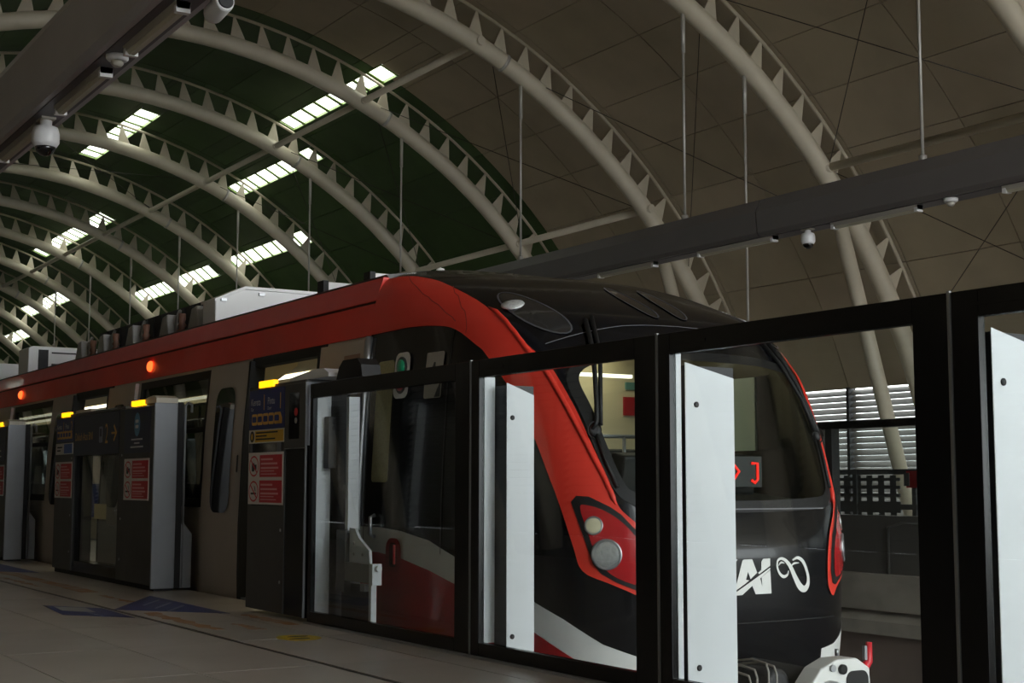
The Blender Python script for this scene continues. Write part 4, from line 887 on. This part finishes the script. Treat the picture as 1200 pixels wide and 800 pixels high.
MB().box(-9.475, -9.115, Y0 - .0075, Y0 - .006, 1.20, 1.205).build('box_lip', M_STEEL, cb); MB().box(-9.118, -9.108, Y0 - .008, Y0 + .1, .03, 1.665).build('edge_strip', M_PSDM, r)
MB().box(-10.18, -9.115, Y0, Y0 + .2, 1.66, 1.685).build('top_cover', M_PSDG, r, 0.005)
MB().box(-9.42, -9.12, 4.33, 4.36, .02, 1.60).box(-9.42, -9.38, Y0 + .2, 4.33, 1.5, 1.6).build('rear_screen', M_RUB, r)
amber(r, -9.97, -9.69, 1.667, Y0 - .001)
car_sign(r, -10.165, -9.495, 1.36, 1.655, Y0 - .0005)
s = frect('mind_gap_sign', M_SWHT, r, -10.165, -9.495, 1.255, 1.355, Y0 - .0005, .003); frect('yellow_panel', M_SYEL, s, -10.04, -9.505, 1.263, 1.347, Y0 - .004)
flat('pictogram_oval', M_SBLK, s, disc_poly(-10.10, 1.305, .04, .042), Y0 - .004); flat('pictogram_figure', M_SYEL, s, disc_poly(-10.10, 1.305, .016, .025), Y0 - .006)
for q, f in enumerate((.9, .45, .8)): frect('text_line', M_SBLK, s, -10.02, -10.02 + .46 * f, 1.326 - q * .024, 1.337 - q * .024, Y0 - .006)
warning(r, -10.165, -9.50, Y0 - .0005)
for z in (.25, .62): MB().lathe((-9.54, Y0, z), (0, -1, 0), [(.012, 0), (.012, .003), (.006, .005)], 10).build('screw', M_STEEL, r)

tc = thing('gate_top_cover', 'white wedge cover and black hood on top of the first glass screen', 'cover', (-8.9, Y0 + .12, 1.66))
MB().prism([(-9.46, 1.685), (-8.80, 1.685), (-8.80, 1.71), (-8.88, 1.745), (-9.02, 1.75), (-9.46, 1.71)], 'y', Y0 + .02, Y0 + .22).build('white_wedge', mat('wedge_white', (226, 228, 228), 0.4), tc)
MB().prism([(-8.76, 1.66), (-8.36, 1.66), (-8.38, 1.74), (-8.44, 1.785), (-8.66, 1.785), (-8.72, 1.74)], 'y', Y0 + .06, Y0 + .20).build('black_hood', M_RUB, tc)
# glazed fixed panels to the right
PX = [-9.06, -6.85, -5.15, -3.44, -1.74, -0.04]
PLAB = ['black-framed glass screen showing the white bracket and train side', 'black-framed glass screen before the near headlight', 'wide black-framed glass screen showing the train front logo', 'black-framed glass screen at the right picture edge', 'black-framed glass screen beyond the right picture edge']
for k in range(5):
    x0, x1 = PX[k] + .006, PX[k + 1] - .006; y1 = Y0 + .036
    r = thing('glass_screen', PLAB[k], 'glass screen', ((x0 + x1) / 2, Y0 + .03, 0), 'glazed platform screens')
    L = .05 if k == 0 else (.085 if k in (1, 2) else .12); Rr = .17
    MB().box(x0, x0 + L, Y0, y1, .0, 1.645).build('frame_stile', M_PSDB, r, 0.003); MB().box(x1 - Rr, x1, Y0, y1, .0, 1.645).build('frame_stile', M_PSDB, r, 0.003)
    MB().box(x0 + L, x1 - Rr, Y0, y1, 1.545, 1.645).build('top_rail', M_PSDB, r, 0.003); MB().box(x0 + L, x1 - Rr, Y0, y1, .0, .085).build('bottom_rail', M_PSDB, r, 0.003)
    MB().box(x0 + L, x1 - Rr, Y0 + .02, Y0 + .032, .085, 1.545).build('pane', M_GLS, r)
    MB().box(x1 - .004, x1 + .008, Y0 - .003, Y0 + .01, .0, 1.65).build('joint_strip', mat('joint_grey', (120, 120, 118), 0.4, 0.4), r)
    MB().box(x0, x1, Y0 - .03, Y0, .0, .012).build('floor_trim', M_STEEL, r)
    MB().box(x0 + .1, x0 + .34, Y0 - .002, Y0, 1.585, 1.60).build('rail_mark', M_PSDB, r)
    if k in (1, 2): MB().box(x0 + L - .008, x0 + L, Y0 + .037, Y0 + .037 + (.068 if k == 1 else .03), .08, 1.55).build('inner_trim', M_FIN, r)
# support posts behind the panels
PL = ['white-faced steel post behind the glass, left of the near headlight', 'white-faced steel post behind the glass, hiding part of the logo', 'white-faced steel post behind the glass at the right picture edge', 'white-faced steel post beyond the right picture edge']
for k, (x, d0, d1) in enumerate(((-6.64, .11, .29), (-5.07, .10, .395), (-3.34, .10, .38), (-1.64, .10, .38))):
    r = thing('support_post', PL[k], 'post', (x - .06, Y0 + d0, 0), 'support posts behind the glass screens')
    ya, yb = Y0 + d0, Y0 + d1
    MB().box(x - .13, x - .004, ya, yb, 0, 1.50).build('post_body', M_FIND, r)
    MB().prism([(ya, .0), (yb, .0), (yb, 1.45), (ya, 1.515)], 'x', x - .004, x).build('cover_plate', M_FIN, r, 0.001)
    for z in (.10 + .02, 1.32): MB().lathe((x, ya + (yb - ya) * (.2 if k != 1 else .22), z), (1, 0, 0), [(.014, 0), (.014, .004), (.008, .008)], 14).build('bolt', M_DARK, r)
    MB().box(x - .20, x + .06, ya, yb + .02, 0, .012).build('foot_plate', M_STEEL, r)
# emergency gate mechanism behind the first glass screen
r = thing('gate_lock_stand', 'white lock stand with a dark latch and bracket behind the first glass', 'gate mechanism', (-9.0, 4.25, 0))
MB().prism([(4.10, .02), (4.205, .02), (4.205, 1.59), (4.10, 1.60)], 'x', -9.095, -9.06).build('lit_post', M_FIN, r)
MB().box(-9.095, -9.055, 4.206, 4.30, .02, 1.60).build('dark_stile', M_RUB, r)
lt = MB().box(-9.055, -8.98, 4.15, 4.21, 1.06, 1.42).build('latch_case', M_FIND, r, 0.004)
for z in (1.38, 1.34): MB().lathe((-8.98, 4.19, z), (1, 0, 0), [(.014, 0), (.012, .004)], 10).build('latch_screw', M_RUB, lt)
MB().prism([(4.22, .62), (4.30, .62), (4.30, 1.55), (4.22, 1.55)], 'x', -8.84, -8.80).build('inner_post', M_FIN, r)
MB().box(-8.94, -8.80, 4.20, 4.32, .22, .64).build('lock_box', M_PSDG, r, 0.005)
MB().prism([(-8.80, .655), (-8.72, .65), (-8.66, .59), (-8.50, .51), (-8.49, .42), (-8.80, .42)], 'y', 4.235, 4.255).build('gusset_plate', M_FIN, r)
for x, z in ((-8.73, .55), (-8.73, .48), (-8.60, .48)): MB().lathe((x, 4.235, z), (0, -1, 0), [(.012, 0), (.01, .004)], 10).build('rivet', M_STEEL, r)
MB().box(-8.80, -8.42, 4.20, 4.26, .30, .425).build('arm', mat('arm_grey', (128, 128, 124), 0.45), r, 0.004); MB().box(-8.42, -8.37, 4.195, 4.265, .29, .43).build('arm_end', M_FIN, r, 0.003); MB().lathe((-8.37, 4.23, .40), (1, 0, 0), [(.02, 0), (.02, .035)], 12).build('arm_pin', M_FIN, r)
MB().box(-8.95, -8.50, 4.25, 4.27, .02, .28).build('lower_panel', M_FIND, r); MB().box(-8.50, -8.465, 4.235, 4.275, .02, .30).build('thin_post', M_FIN, r); MB().box(-8.60, -8.53, 4.22, 4.25, .24, .29).build('hinge', M_STEEL, r)

# ---- far platform screen doors
FY = 2 * YC - PSD_Y
FX = [-3.0, -5.3, -7.6, -10.25, -11.95, -14.25, -16.55, -18.85]
for k in range(len(FX) - 1):
    x1, x0 = FX[k], FX[k + 1]
    r = thing('far_glass_screen', 'dark-framed glass screen on the far platform, %s from the right' % ordn(k), 'glass screen', ((x0 + x1) / 2, FY, 0), 'glazed screens on the far platform')
    for a in (x0 + .01, x1 - .09): MB().box(a, a + .08, FY - .2, FY, 0, 1.66).build('frame_stile', M_PSDG, r)
    MB().box(x0 + .09, x1 - .09, FY - .2, FY, 1.58, 1.66).build('top_rail', M_PSDB, r); MB().box(x0 + .09, x1 - .09, FY - .2, FY, 0, .62).build('lower_panel', M_PSDG, r)
    MB().box(x0 + .09, x1 - .09, FY - .12, FY - .11, .62, 1.58).build('pane', M_GLS, r)
    MB().box(x0 + .22, x0 + .32, FY - .14, FY - .02, .62, 1.58).build('inner_post', M_FIND, r)
    if k == 3:
        MB().box(x1 - .32, x1 - .12, FY - .108, FY - .10, .92, 1.10).build('warning_sign', M_SRED, r)
        MB().box(x1 - .26, x1 - .19, FY - .212, FY - .2, .94, 1.08).build('warning_core', M_DARK, r)
        MB().tube([(x1 - .5, FY - .21, -.0), (x1 - .5, FY - .21, .5), (x1 - .3, FY - .21, .55), (x1 - .0, FY - .21, .55)], .015, 6).build('conduit', M_PSDG, r)
# handrails / bench block on the far platform seen through the glass
r = thing('far_barrier', 'dark barrier rail with a perforated panel on the far platform', 'barrier', (-15.3, 16.4, 0))
for z in (1.15, .62): MB().box(-18.5, -12.5, 16.37, 16.43, z - .04, z + .04).build('rail', M_DARK, r)
for x in (-18.4, -16.6, -15.9, -14.7, -13.6, -12.6): MB().box(x - .04, x + .04, 16.36, 16.44, 0, 1.19).build('upright', M_DARK, r)
for i in range(9): MB().box(-16.55, -15.0, 16.39, 16.41, .05 + i * .12, .10 + i * .12).build('slat', M_DARK, r)
for i in range(6): MB().box(-16.4 + i * .24, -16.28 + i * .24, 16.395, 16.405, 0, 1.1).build('slat', M_DARK, r)
